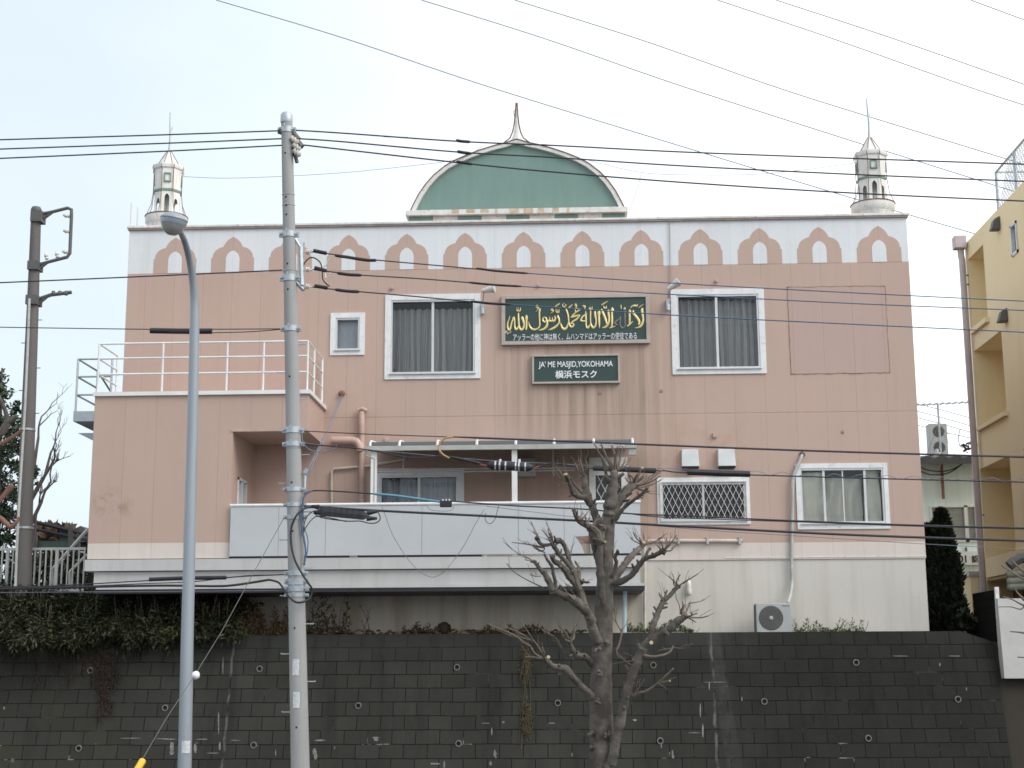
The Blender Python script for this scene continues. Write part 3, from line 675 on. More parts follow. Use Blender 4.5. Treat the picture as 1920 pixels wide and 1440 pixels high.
# dome on the roof
DY = 1.6
def dome():
    o = [(770,397),(776,379),(788,355),(801,335),(818,312),(838,293),(858,277),(882,262+10),(908,272-8),(930,270-2)]
    o = [(769,398),(777,380),(788,358),(801,338),(818,318),(838,301),(859,287),(882,277),(908,271),(935,267.5),(952,264),(960,262)]
    r = [(1171,391),(1165,378),(1154,358),(1141,340),(1125,323),(1104,307),(1083,296),(1060,287),(1036,279),(1010,272),(990,268),(978,264),(970,262)]
    # straighten into metres about one axis
    L = [U(x,y,DY) for x,y in o]; RR = [U(x,y,DY) for x,y in r]
    cx = (L[0].x+RR[0].x)/2; hw = (RR[0].x-L[0].x)/2; z0 = (L[0].z+RR[0].z)/2
    half = [(abs(p.x-cx), p.z) for p in RR]
    half[0] = (hw, z0)
    prof = [(cx-a, z) for a,z in half]+[(cx+a, z) for a,z in reversed(half)]
    D = thing('roof_dome', 'low green onion shaped roof dome with white rim and rusty tapering finial', 'dome', (cx,DY,TOP))
    cz = z0
    def inner(k): return [(cx+(x-cx)*(1-k), cz+(z-cz)*(1-k*1.25)) for x,z in prof]
    body = MB(); pi = [(x, max(z, cz)) for x,z in inner(.035)]
    body.prism(pi, DY+.05, DY+3.2); link('dome_body', body, M['green'], D)
    rim = MB(); n = len(prof); po = prof; p2 = [(x, max(z,cz-.001)) for x,z in inner(.045)]
    b = [(x,DY-.03,z) for x,z in po]+[(x,DY-.03,z) for x,z in p2]+[(x,DY+3.25,z) for x,z in po]+[(x,DY+3.25,z) for x,z in p2]
    fs = []
    for i in range(n-1): fs += [(i,i+1,n+i+1,n+i),(2*n+i,3*n+i,3*n+i+1,2*n+i+1),(i,2*n+i,2*n+i+1,i+1),(n+i,n+i+1,3*n+i+1,3*n+i)]
    fs += [(0,n,3*n,2*n),(n-1,3*n-1,4*n-1,2*n-1)]
    rim.add(b, fs); link('dome_rim', rim, M['white_dirty'], D)
    ed = MB(); ed.tube([(x,DY-.035,z+.004) for x,z in prof], .014, 5); link('rim_edge', ed, M['rust'], D)
    xa, xb = U(761,402,DY-.2).x, U(1177,397,DY-.2).x; za = U(965,392,DY-.2).z; zb_ = U(965,402,DY-.2).z; zc = U(965,425,DY-.2).z
    lg = MB(); lg.box(xa,xb,DY-.25,DY+3.4,zb_,za); led = link('dome_ledge', lg, M['white_dirty'], D, bevel=.01)
    rs = MB(); rn = random.Random(5)
    for i in range(9):
        x = xa+1.0+(xb-xa-2.0)*i/9; ww = rn.uniform(.05,.22); rs.box(x,x+ww,DY-.253,DY-.2505,zb_+rn.uniform(0,.04),za-.002)
    link('rust_stain', rs, simple('orange_rust_stain', (.56,.44,.31), .8, 0, .3, 8), led)
    gp = MB()
    for i in range(40):
        x = xa+.3+(xb-xa-.6)*i/40; gp.box(x,x+(xb-xa-.6)/40*rn.uniform(.5,1),DY-.03,DY-.0,za+.001,za+rn.uniform(.012,.05))
    link('rusty_seam', gp, M['rust'], D)
    pb = MB(); pb.box(xa+.06,xb-.06,DY-.15,DY+3.3,TOP-.4,zb_-.001); link('dome_plinth', pb, M['white_dirty'], D)
    for x0,x1 in ((763,812),(858,903),(949,993),(1040,1084),(1129,1175)):
        A, B = U(x0,405,DY-.15).x, U(x1,405,DY-.15).x; ck = MB(); ck.box(max(A,xa+.06),min(B,xb-.06),DY-.156,DY-.1505,TOP-.35,zb_-.003)
        link('plinth_chequer', ck, M['green_trim'], D)
    fi = [(956,268),(961,258),(964,246),(966,232),(967.5,215)]; zz = [(U(968-4,y,DY).z) for _,y in fi]
    hwm = [.30,.145,.085,.05,.03]
    f = MB(); cxf = U(967,240,DY).x; cxf = cx+(cxf-cx)*.0
    f.lathe([(hwm[i], zz[i]) for i in range(5)]+[(.018, U(969,192,DY).z),(.035,U(969,189,DY).z),(.012,U(969,184,DY).z)], (cxf,DY+.25,0), 10)
    link('finial', f, M['white_dirty'], D)
    fe = MB()
    for sg in (-1,1): fe.tube([(cxf+sg*hwm[i],DY+.02,zz[i]) for i in range(5)]+[(cxf+sg*.012,DY+.1,U(969,190,DY).z)], .016, 5)
    fe.tube([(cxf-.05,DY+.2,zz[4]+.02),(cxf-.07,DY+.2,zz[4]+.16),(cxf+.01,DY+.2,zz[4]+.2)], .008, 5)
    link('finial_edge', fe, M['rust'], D)
dome()

# the two turrets
def turret(ax, yb):
    Y = 1.1; c = U(ax, yb, Y); Z = lambda py: U(ax, py, Y).z
    T = thing('roof_turret', 'octagonal white roof turret at the right end of the parapet, bare spire pole on top', 'turret', (c.x,Y,TOP-.06), 'white turrets on the roof ends')
    k = MB(); k.lathe([(.40,Z(430)),(.40,Z(403)),(.415,Z(401)),(.45,Z(397)),(.455,Z(388)),(.455,Z(385)),(.30,Z(384))], (c.x,Y,0), 32); base = link('base_drum', k, M['minaret'], T, smooth='auto')
    e = MB(); e.tube([(c.x+.46*math.cos(t),Y+.46*math.sin(t),Z(385)) for t in [2*math.pi*i/24 for i in range(25)]], .013, 5); link('drum_edge', e, M['rust'], base)
    b = MB(); n = 8; ph = R(22.5)
    r0, r1, r2 = .285, .295, .315
    def vtx(r, z, i): t = ph+2*math.pi*i/n; return Vector((c.x+r*math.cos(t), Y+r*math.sin(t), z))
    zA, zB, zC = Z(384), Z(340), Z(298)
    for i in range(n):                           # lower stage with an arched opening in each face
        p, q, u, v = vtx(r0,zA,i), vtx(r0,zA,i+1), vtx(r1,zB,i+1), vtx(r1,zB,i)
        wv = (q-p); W = wv.length; H = zB-zA; a0, a1 = .27, .73
        top = .86 if i % 2 == 1 else .70
        def pt(s_, t_): return (p.lerp(q, s_)).lerp(v.lerp(u, s_), t_)
        b.quad(pt(0,0),pt(a0,0),pt(a0,1),pt(0,1)); b.quad(pt(a1,0),pt(1,0),pt(1,1),pt(a1,1))
        arc = [(a0,top-.2)]+[(.5-(.5-a0)*math.cos(math.pi*j/8), top-.2+.2*math.sin(math.pi*j/8)) for j in range(1,8)]+[(a1,top-.2)]
        for (s0,t0),(s1,t1) in zip(arc[:-1],arc[1:]): b.quad(pt(s0,t0),pt(s1,t1),pt(s1,1),pt(s0,1))
        b.quad(v,u,vtx(r2,zC,i+1),vtx(r2,zC,i))
    b.lathe([(r2,zC),(.345,Z(296)),(.355,Z(292)),(.355,Z(289)),(.25,Z(288))], (c.x,Y,0), n, None, ph)
    body = link('lantern_body', b, M['minaret'], T)
    ci = MB(); ci.lathe([(.12,zA),(.12,zB)], (c.x,Y,0), 8); link('dark_core', ci, M['grey_pipe'], body)
    g = MB(); g.lathe([(.297,Z(341)),(.315,Z(340)),(.317,Z(336.5)),(.299,Z(335.5))], (c.x,Y,0), n, None, ph); link('green_band', g, M['green_trim'], body)
    for i in range(1,n,2):
        fr = MB()
        tm = ph+2*math.pi*(i+.5)/n; nrm = Vector((math.cos(tm), math.sin(tm), 0)); tan = Vector((-nrm.y, nrm.x, 0))
        rr = r2*math.cos(math.pi/n)*.985+.012; o_ = Vector((c.x,Y,0))+nrm*rr
        def fb(s0,s1,z0,z1): fr.add([o_+tan*s_+Vector((0,0,z))+nrm*dn for dn in (-.03,.012) for s_,z in ((s0,z0),(s1,z0),(s1,z1),(s0,z1))],[(0,1,2,3),(7,6,5,4),(0,4,5,1),(1,5,6,2),(2,6,7,3),(3,7,4,0)])
        w_ = .075; z0, z1 = Z(324), Z(307)
        fb(-w_,w_,z0,z0+.025); fb(-w_,w_,z1-.025,z1); fb(-w_,-w_+.022,z0,z1); fb(w_-.022,w_,z0,z1); link('window_frame', fr, M['green_trim'], body)
    cn = MB(); cn.lathe([(.245,Z(288.5)),(.14,Z(273)),(.04,Z(259)),(.028,Z(257))], (c.x,Y,0), n, None, ph); cone = link('cone_roof', cn, M['minaret'], T)
    rb = MB()
    for i in range(n):
        t = ph+2*math.pi*i/n
        rb.tube([(c.x+r*math.cos(t),Y+r*math.sin(t),z) for r,z in ((.04,Z(258)),(.15,Z(273)),(.25,Z(288)),(.35,Z(290)),(.36,Z(297)),(.325,Z(300)),(.325,Z(340)),(.36,Z(365)),(.46,Z(386)))], .0075, 4)
    link('rusty_stay', rb, M['rust'], T)
    sp = MB(); sp.tube([(c.x,Y,Z(259)),(c.x+.01,Y,Z(230)),(c.x-.005,Y,Z(200)),(c.x-.012,Y,Z(184))], [.03,.026,.02,.014], 6); sp.tube([(c.x+.01,Y,Z(224)),(c.x+.05,Y,Z(212))], .008, 4); link('spire', sp, M['galv'], T)
    return T
t1 = turret(1637, 395)
t2 = copy_tree(t1)
t2.location.x = U(312,415,1.1).x; t2.rotation_euler = (0,0,R(14)); t2.scale = (.98,.98,1.0)
t2['label'] = 'octagonal white roof turret at the left end of the parapet, behind the street lamp'

# ------------------------------------------------------------------ signs
def text_mesh(body, x0, x1, z0, z1, y, mat, parent, name, bold=0.0, depth=.012):
    c = bpy.data.curves.new('lettering', 'FONT'); c.body = body; c.extrude = .02; c.offset = bold
    o = bpy.data.objects.new('lettering_source', c); col.objects.link(o)
    me = bpy.data.meshes.new_from_object(o.evaluated_get(bpy.context.evaluated_depsgraph_get()))
    bpy.data.objects.remove(o); bpy.data.curves.remove(c)
    xs = [v.co.x for v in me.vertices]; ys = [v.co.y for v in me.vertices]
    a, b, cc, d = min(xs), max(xs), min(ys), max(ys)
    m = MB(); m.v = [(x0+(v.co.x-a)/(b-a)*(x1-x0), y-(v.co.z+.02)/.04*depth, z0+(v.co.y-cc)/(d-cc)*(z1-z0)) for v in me.vertices]
    m.f = [tuple(p.vertices) for p in me.polygons]; m.m = [0]*len(m.f)
    bpy.data.meshes.remove(me)
    return link(name, m, mat, parent)
def sign_board(name, label, r, fwid):
    a,b,c,d = r
    t = thing(name, label, 'sign', ((a+b)/2, -.01, c))
    f = MB(); frame_box(f, r, fwid, -.09, -.002); link('sign_frame', f, M['sign_frame'], t, bevel=.006)
    link('board', MB().box(a+fwid,b-fwid,-.06,-.004,c+fwid,d-fwid), M['sign'], t)
    return t
S1 = (-.455, 2.535, 9.497, 10.523)
s1 = sign_board('calligraphy_sign', 'large dark green sign with gold Arabic calligraphy over a white Japanese line', S1, .075)
S2 = (.155, 1.918, 8.69, 9.285)
s2 = sign_board('name_sign', 'small dark green sign with white English and Japanese name, below the calligraphy', S2, .04)
tb = rect(962,626,1194,637,-.06)
text_mesh("アッラーの他に神は無く、ムハンマドはアッラーの使徒である", tb[0], tb[1], U(1078,637.5,-.06).z, U(1078,624.5,-.06).z, -.0605, M['letter'], s1, 'lettering', .0)
tb = rect(1010,677,1149,688,-.06)
text_mesh("JA' ME MASJID,YOKOHAMA", tb[0], tb[1], U(1078,691.5,-.06).z, U(1078,677,-.06).z, -.0605, M['letter'], s2, 'lettering', .010)
tb = rect(1041,695,1119,709,-.06)
text_mesh("横浜モスク", tb[0], tb[1], U(1078,709.5,-.06).z, U(1078,694.5,-.06).z, -.0605, M['letter'], s2, 'lettering', .018)
def ribbon(m, pts, y=-.0605, th=.022, k=1.0):
    P = catmull([(p[0],p[1],p[2]) for p in pts], 5)
    n = len(P); L = []; Rr = []
    for i, p in enumerate(P):
        a = P[min(i+1,n-1)]-P[max(i-1,0)]; d = Vector((a.x,a.y)); d = d.normalized() if d.length > 0 else Vector((1,0))
        nn = Vector((-d.y,d.x)); hw = max(p.z,4)*.5*k
        L.append((p.x+nn.x*hw,p.y+nn.y*hw)); Rr.append((p.x-nn.x*hw,p.y-nn.y*hw))
    return P, L, Rr
def calligraphy(name, groups, mat):
    m = MB()
    for (ox,oy,s), strokes in groups:
        for st in strokes:
            P, L, Rr = ribbon(m, st)
            def W(q, dy): p = U(ox+q[0]/s, oy+q[1]/s, -.06); return (p.x, p.y-dy, p.z)
            n = len(P); vs = []
            for i in range(n): vs += [W(L[i],0), W(L[i],.012), W((P[i].x,P[i].y),.02), W(Rr[i],.012), W(Rr[i],0)]
            fs = []
            for i in range(n-1):
                for j in range(4): fs.append((i*5+j, i*5+j+1, (i+1)*5+j+1, (i+1)*5+j))
            fs += [(0,1,2,3,4), tuple((n-1)*5+j for j in (4,3,2,1,0))]
            m.add(vs, fs)
    return link(name, m, mat, s1)
A = [
 [(292,690,18),(262,820,32),(225,930,46),(215,1050,52),(232,1140,66),(270,1180,75),(312,1130,62),(340,1000,48),(380,870,48),(420,770,58),(446,720,34)],
 [(440,735,42),(460,850,40),(462,1000,42),(472,1100,55),(515,1165,70),(570,1110,50),(600,1040,44)],
 [(592,590,45),(592,700,52),(598,850,52),(610,1000,52),(640,1120,62),(700,1172,80),(762,1110,62),(785,1000,50),(772,900,72),(730,770,88),(722,715,40)],
 [(533,395,18),(536,470,28),(552,522,42),(605,528,42),(648,520,42),(664,460,30),(655,393,20)], [(600,405,16),(602,515,26)],
 [(868,655,20),(874,760,88),(870,850,62),(870,1000,62),(862,1140,52),(850,1190,10)],
 [(1325,420,30),(1328,500,72),(1318,560,52),(1318,700,52),(1326,900,46),(1330,1020,42),(1290,1105,48),(1200,1160,62),(1120,1168,72),(1030,1120,62),(972,1020,42),(948,880,14)],
 [(1250,320,50),(1222,390,75),(1262,395,55),(1256,470,30),(1198,548,22)],
 [(1505,725,34),(1445,780,46),(1440,850,52),(1500,910,52),(1565,870,46),(1562,800,44),(1520,740,40)],
 [(1572,840,46),(1590,950,62),(1562,1060,78),(1480,1140,72),(1380,1180,52),(1280,1198,12)],
 [(200,1335,30),(270,1285,32),(348,1230,30)]]
ring = [[(172+34*math.cos(t),1252+34*math.sin(t),20) for t in [2*math.pi*i/8 for i in range(9)]]]
B = [
 [(60,860,72),(160,868,66),(260,876,66),(345,866,70),(388,800,54),(380,730,38),(355,690,15)], [(200,850,46),(190,725,18)], [(295,860,46),(285,730,18)],
 [(300,445,40),(255,490,66),(305,500,52),(308,545,36),(230,606,20)],
 [(485,650,20),(480,720,72),(515,790,62),(528,880,52),(500,970,56),(400,1070,72),(260,1152,62),(130,1180,14)],
 [(410,455,18),(424,555,36),(470,582,40),(512,565,36),(522,455,18)], [(465,455,15),(468,570,28)],
 [(362,402,30),(450,330,48),(552,262,36)],
 [(758,450,25),(785,520,58),(828,650,52),(850,800,46),(852,900,38),(828,985,42),(780,1100,62),(700,1150,82),(630,1100,66),(590,1000,42),(570,910,12)],
 [(720,240,16),(660,285,32),(642,355,32),(700,372,36),(758,330,32),(742,282,22)], [(690,350,32),(722,418,16)],
 [(848,432,42),(910,370,48),(988,298,25)],
 [(1105,268,40),(1095,330,72),(1125,352,42),(1092,425,25)],
 [(1090,440,34),(1082,500,34),(1105,560,42),(1190,515,54),(1250,472,32),(1170,442,28),(1090,430,24)], [(1120,562,44),(1040,630,44),(960,720,48),(935,752,40)],
 [(935,752,44),(1050,712,60),(1212,672,54),(1200,720,64),(1120,812,58),(1000,892,58),(930,975,48)],
 [(850,880,42),(880,1000,54),(945,1078,64),(1015,1040,60),(1025,985,40),(975,955,30)],
 [(1440,520,25),(1448,620,42),(1505,612,24)], [(1450,640,46),(1360,700,52),(1290,800,58),(1288,858,62),(1380,875,52),(1445,860,44)],
 [(1445,640,52),(1450,750,56),(1455,900,48),(1460,1030,48),(1490,1100,64),(1535,1100,64),(1575,1030,36)],
 [(1392,320,52),(1372,362,70),(1420,372,52),(1398,472,20)]]
Cc = [
 [(330,1190,62),(385,1090,44)],
 [(410,600,40),(408,800,44),(412,1000,42),(440,1120,62),(500,1192,82),(572,1140,58),(602,1000,48),(592,880,52),(568,740,78),(565,620,50)],
 [(362,478,20),(380,552,42),(420,566,46),(455,552,42),(468,462,25)], [(410,478,16),(415,555,28)],
 [(702,585,30),(702,680,104),(700,760,78),(705,900,66),(715,1080,52),(712,1215,20)],
 [(788,545,40),(812,620,68),(870,750,76),(930,900,76),(972,1055,48)], [(1030,570,50),(1025,650,68),(1040,760,66),(1052,900,62),(1040,1020,62),(980,1120,72),(900,1182,62),(805,1202,20)],
 [(795,415,40),(900,342,48),(1015,278,25)],
 [(862,445,25),(880,512,48),(950,512,48),(958,438,25)], [(910,455,16),(912,505,26)],
 [(1160,490,30),(1166,600,112),(1152,660,62),(1155,850,66),(1155,1000,62),(1142,1150,52),(1122,1215,20)], [(1060,1205,30),(1150,1180,46),(1290,1138,20)]]
D = [
 [(445,318,38),(455,452,30)],
 [(748,470,30),(755,570,102),(745,640,62),(750,800,66),(745,990,56)], [(668,1052,46),(760,980,52),(862,878,30)],
 [(870,500,48),(880,600,82),(960,700,82),(1050,820,82),(1080,920,72),(1058,1005,40)], [(1190,420,62),(1180,500,82),(1196,640,72),(1216,800,66),(1206,900,72),(1150,1020,82),(1060,1092,52),(925,1112,20)],
 [(772,425,20),(830,362,46),(920,340,72),(985,350,52),(1032,285,25)],
 [(1052,408,25),(1140,350,32),(1228,288,20)], [(580,395,40),(575,470,80)]]
Dd = [[(410,710,40),(420,790,56),(350,830,52),(262,900,62),(242,960,62),(300,1002,46),(352,1000,30)], [(420,790,52),(415,920,42),(430,1040,42),(500,1112,62),(572,1060,42),(590,980,46),(580,700,52),(577,510,66)], [(248,652,18),(348,572,18)]]
calligraphy('calligraphy', [((940,555,18.47),A),((1020,555,18.47),B),((1085,550,18.46),Cc),((1140,555,18.46),D)], M['gold'])
calligraphy('worn_calligraphy', [((1140,555,18.46),Dd)], M['dull'])
calligraphy('ornament_ring', [((940,555,18.47),ring)], M['letter'])

# spotlights on gooseneck arms above the signs
def spotlight(px0, py0, px1, py1, hx, hy, label):
    p = U(px0,py0,-.05); q = U(px1,py1,-.45)
    t = thing('spotlight', label, 'lamp', (p.x,-.03,p.z-.1), 'spotlights aimed at the signs')
    m = MB(); m.box(p.x-.035,p.x+.035,-.11,-.004,p.z-.1,p.z+.09); m.lathe([(.03,0),(.045,.02),(.04,.12),(.02,.14)], (p.x,-.1,p.z-.16), 10); link('wall_mount', m, M['galv'], t, bevel=.005)
    m = MB(); m.tube(catmull([(p.x,-.07,p.z+.08),(p.x+(q.x-p.x)*.25,-.12,p.z+(q.z-p.z)*.6),(q.x-(q.x-p.x)*.2,-.38,q.z+.01),tuple(q)],5), .012, 6); link('arm', m, M['galv'], t, smooth=True)
    h = U(hx,hy,-.5); ax = (h-q).normalized(); ax = Vector((ax.x,-.25,ax.z)).normalized()
    m = MB(); m.lathe([(.018,-.12),(.045,-.10),(.055,-.02),(.085,.12),(.09,.16),(.075,.165)], q+ax*.06, 14, ax); link('lamp_head', m, M['porcelain'], t, smooth='auto')
spotlight(905,577,908,545,925,541,'silver spotlight on a gooseneck arm, between the left big window and the sign')
spotlight(1252,570,1256,540,1270,530,'silver spotlight on a gooseneck arm, at the top left corner of the right big window')

# thin ladder fixed to the left flank
def ladder():
    a = U(238,380,.5); b = U(247,386,.9)
    t = thing('wall_ladder', 'thin pale fixed ladder running up the left edge of the pink wall', 'ladder', (XL-.12,.5,8.3))
    for y, zt in ((.45,U(238,380,.45).z),(.9,U(246,388,.9).z)):
        link('ladder_rail', MB().tube([(XL-.13,y,8.25),(XL-.13,y,zt)], .016, 6), M['white_dirty'], t)
    m = MB(); z = 8.5
    while z < 12.3: m.tube([(XL-.13,.45,z),(XL-.13,.9,z)], .01, 5); z += .3
    link('ladder_rung', m, M['white_dirty'], t)
    m = MB()
    for z in (8.9,10.1,11.3):
        for y in (.47,.88): m.tube([(XL-.13,y,z),(XL-.002,y,z)], .01, 5)
    link('ladder_bracket', m, M['white_dirty'], t)
ladder()

# outdoor unit of an air conditioner and its pipe
def aircon(name, label, x0, x1, y0, y1, z0, z1, fans=1, group=None):
    t = thing(name, label, 'air conditioner', ((x0+x1)/2,(y0+y1)/2,z0), group)
    H = z1-z0; f0 = .045*H/.5
    link('casing', MB().box(x0,x1,y0,y1,z0+f0,z1), M['ac'], t, bevel=.012)
    for k in range(fans):
        zc = z0+f0+(z1-z0-f0)*((k+.5)/fans); xc = x0+(x1-x0)*(.42 if fans == 1 else .52); r = .42*(z1-z0-f0)/fans if fans == 1 else .36*(z1-z0-f0)/fans
        m = MB(); m.lathe([(r,0),(r,.004),(r*.97,.006)], (xc,y0-.001,zc), 32, Vector((0,-1,0))); g = link('fan_grille', m, M['ac_dark'], t)
        m = MB()
        for j in range(1,9): m.tube([(xc+r*j/9*math.cos(a),y0-.012,zc+r*j/9*math.sin(a)) for a in [2*math.pi*i/28 for i in range(29)]], .0028, 4)
        for j in range(16):
            a = 2*math.pi*j/16; m.tube([(xc+r*.12*math.cos(a),y0-.012,zc+r*.12*math.sin(a)),(xc+r*math.cos(a+.35),y0-.012,zc+r*math.sin(a+.35))], .0028, 4)
        link('grille_wire', m, simple('grille_wire_grey', (.17,.17,.165), .5), g)
        link('hub_cap', MB().lathe([(r*.16,0),(r*.16,.008),(r*.1,.012)], (xc,y0-.012,zc), 14, Vector((0,-1,0))), M['ac'], g)
    if fans == 1:
        link('maker_plate', MB().box(x1-.17,x1-.03,y0-.003,y0-.0005,z1-.06,z1-.045), M['ac_dark'], t)
        link('service_cover', MB().box(x1-.0,x1+.035,y0+.1,y1-.02,z0+f0+.06,z0+f0+.3), M['ac'], t)
        link('fin_grille', MB().box(x0-.012,x0+.0,y0+.01,y1-.02,z0+f0+.02,z1-.03), M['ac_dark'], t)
    for xx in (x0+.14, x1-.14): link('foot', MB().box(xx-.06,xx+.06,y0-.03,y1+.03,z0-.0,z0+f0-.002), M['white'], t, bevel=.008)
    return t
ac = rect(1418,1131,1484,1181,-.62)
aircon('air_conditioner', 'white single fan outdoor air conditioner on the wall top by the foundation', ac[0], ac[1], -.62, -.32, WT_Z-.055, ac[3])
pipe_ = MB(); pts = [(1504,853,-.01),(1502,858,-.06),(1494,878,-.07),(1487,897,-.07),(1486,940,-.07),(1485,1000,-.05),(1484,1060,-.05),(1485,1090,-.06),(1482,1115,-.2),(1477,1131,-.36)]
pipe_.tube(catmull([U(*p) for p in pts],6), .034, 9)
o = link('refrigerant_pipe', pipe_, M['grey_pipe'], None, U(1477,1131,-.36), smooth=True); tag(o, 'grey lagged pipe climbing past the curtained window down to the air conditioner', 'pipe')
m = MB(); p = U(1504,852); m.lathe([(.06,0),(.05,.03),(.035,.05)], (p.x,-.001,p.z), 12, Vector((0,-1,0))); link('sleeve_cap', m, M['ac_dark'], o)

# ------------------------------------------------------------------ retaining wall
def wy(z): return WT_Y-(WT_Z-z)*BAT
RWX = U(1862,1207,WT_Y).x
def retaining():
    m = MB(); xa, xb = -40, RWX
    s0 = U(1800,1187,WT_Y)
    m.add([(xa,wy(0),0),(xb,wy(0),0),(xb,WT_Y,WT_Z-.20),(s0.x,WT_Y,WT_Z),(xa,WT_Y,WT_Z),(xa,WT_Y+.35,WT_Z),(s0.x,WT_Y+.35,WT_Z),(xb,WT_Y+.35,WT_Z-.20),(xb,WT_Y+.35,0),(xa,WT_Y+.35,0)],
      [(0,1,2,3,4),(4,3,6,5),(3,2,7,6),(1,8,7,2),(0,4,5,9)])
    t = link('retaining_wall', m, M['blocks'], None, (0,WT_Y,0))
    tag(t, 'dark weathered concrete block retaining wall along the foot of the picture', 'wall')
    n = Vector((0,-1,BAT)).normalized()*1.0; pn = Vector((0,-1,-BAT)).normalized()
    out = Vector((0,-1,-.05)).normalized()
    ring = MB()
    for px, py in ((148,1403),(310,1327),(170,1257),(487,1254),(476,1397),(672,1323),(857,1251),(860,1394),(1046,1318),(1225,1247),(1238,1389),(1433,1315),(1605,1242),(1628,1384),(1796,1311)):
        q = UP(px,py,Vector((0,WT_Y,WT_Z)),Vector((0,1,-BAT)))
        k = MB(); b = .058
        k.lathe([(b*.72,.002),(b*.72,.03),(b,.03),(b,-.05)], q, 16, out)
        k.f.pop(-2); k.m.pop()
        w_ = link('weep_pipe', k, simple('weep_pipe_grey', (.17,.172,.162), .8) if 'weep_pipe_grey' not in bpy.data.materials else bpy.data.materials['weep_pipe_grey'], t)
        link('pipe_mouth', MB().lathe([(b*.715,-.01),(b*.715,.008)], q, 16, out), M['dark'], w_)
    # lime that has run out of the joints
    rn = random.Random(11); lm = MB()
    def pt(px,py,h=.004): q = UP(px,py,Vector((0,WT_Y,WT_Z)),Vector((0,1,-BAT))); return q+Vector((0,-h,0))
    def smear(px,py,w_,h_,k=9):
        a = [pt(px+w_*math.cos(2*math.pi*i/k)*rn.uniform(.55,1),py+h_*math.sin(2*math.pi*i/k)*rn.uniform(.55,1)) for i in range(k)]
        lm.add(a, [tuple(range(k))])
    for px,py,w_,h_ in ((322,1400,5,13),(322,1412,6,6),(366,1404,3,13),(318,1386,14,1.6),(380,1386,16,1.2),(590,1410,6,8),(600,1388,12,2),(592,1417,4,10),(815,1432,14,2),(833,1434,2,8),(705,1383,8,2),(705,1387,6,3),(1035,1356,8,1.4),(1240,1398,1.5,6),(1261,1412,2,9),(1262,1419,3,4),(920,1432,3,5),(944,1354,3,2.5),(910,1356,11,1),(922,1372,1.4,9),(1190,1350,5,2.5),(1762,1246,1.6,5),(1812,1292,1.3,4),(1340,1279,26,.9),(1391,1311,1.3,6),(1690,1230,22,.8),(1790,1230,14,.8),(1300,1374,16,.8),(1330,1285,1.6,11),(1318,1370,2.2,16),(1313,1330,1.6,20),(410,1355,1.6,24),(412,1400,2.2,12),(418,1250,1.2,20),(8,1328,2.5,4),(517,1412,1.2,8),(480,1398,8,1),(248,1384,26,.9),(305,1385,18,.9),(440,1388,12,1.0),(400,1412,14,.9)):
        smear(px,py,w_,h_)
    link('lime_bloom', lm, simple('lime_bloom_white', (.19,.192,.18), .9, 0, .5, 25), t)
retaining()
m = MB(); x0 = RWX+.003
m.add([(x0,wy(0)+.03,0),(30,wy(0)+.03,0),(30,WT_Y+.02,3.6),(x0,WT_Y+.02,3.6-.15),(x0,.5,3.45),(30,.5,3.6)], [(0,1,2,3),(3,2,5,4)])
o = link('stained_wall', m, M['brownblocks'], None, (x0,WT_Y,0)); tag(o, 'brownish stained wall below the whitewashed garden wall at the right edge', 'wall')
gx = U(1871,1130,WT_Y-.15).x; gz0 = U(1880,1272,WT_Y-.3).z; gz1 = U(1890,1122,WT_Y-.15).z
m = MB(); m.add([(gx-.03,WT_Y-.36,gz0),(14,WT_Y-.36,gz0),(14,WT_Y-.14,gz1),(gx,WT_Y-.14,gz1),(gx-.03,WT_Y-.05,gz0),(14,WT_Y-.05,gz0),(14,WT_Y-.03,gz1),(gx,WT_Y-.03,gz1)], [(0,1,2,3),(3,2,6,7),(0,3,7,4),(0,4,5,1)])
o = link('garden_wall', m, M['greywhite'], None, (gx,WT_Y,gz0)); tag(o, 'whitewashed garden wall at the right edge, in front of the yellow building', 'wall')

def panel_fence():
    a = U(1825,1113,.9); b = U(1864,1106,-1.1); zb0, zb1 = U(1828,1200,.9).z, U(1866,1204,-1.1).z
    t = thing('panel_fence', 'black louvred metal fence panel beside the dark conifers, one white post', 'fence', (b.x,b.y,zb1))
    m = MB(); d = Vector((b.x-a.x,b.y-a.y,0)).normalized(); nx = Vector((-d.y,d.x,0))*.02
    n = 6
    for i in range(n):
        f0, f1 = i/n, (i+.93)/n
        q = [(a.x,a.y,zb0+(a.z-zb0)*f0),(b.x,b.y,zb1+(b.z-zb1)*f0),(b.x,b.y,zb1+(b.z-zb1)*f1),(a.x,a.y,zb0+(a.z-zb0)*f1)]
        v = [Vector(p)+nx for p in q]+[Vector(p)-nx for p in q]
        m.add(v,[(0,1,2,3),(7,6,5,4),(0,4,5,1),(1,5,6,2),(2,6,7,3),(3,7,4,0)])
    q = [(a.x,a.y,zb0),(b.x,b.y,zb1),(b.x,b.y,b.z),(a.x,a.y,a.z)]
    m.add([Vector(p)-nx*.3 for p in q],[(0,1,2,3)])
    link('louvre_panel', m, M['blackpanel'], t)
    link('post', MB().box(b.x-.0,b.x+.07,b.y-.07,b.y,WT_Z-.45,b.z+.05), M['white_dirty'], t)
    link('post', MB().box(U(1833,1200,.6).x-.03,U(1833,1200,.6).x+.03,.5,.56,zb0-.3,zb0+.04), M['white_dirty'], t)
panel_fence()

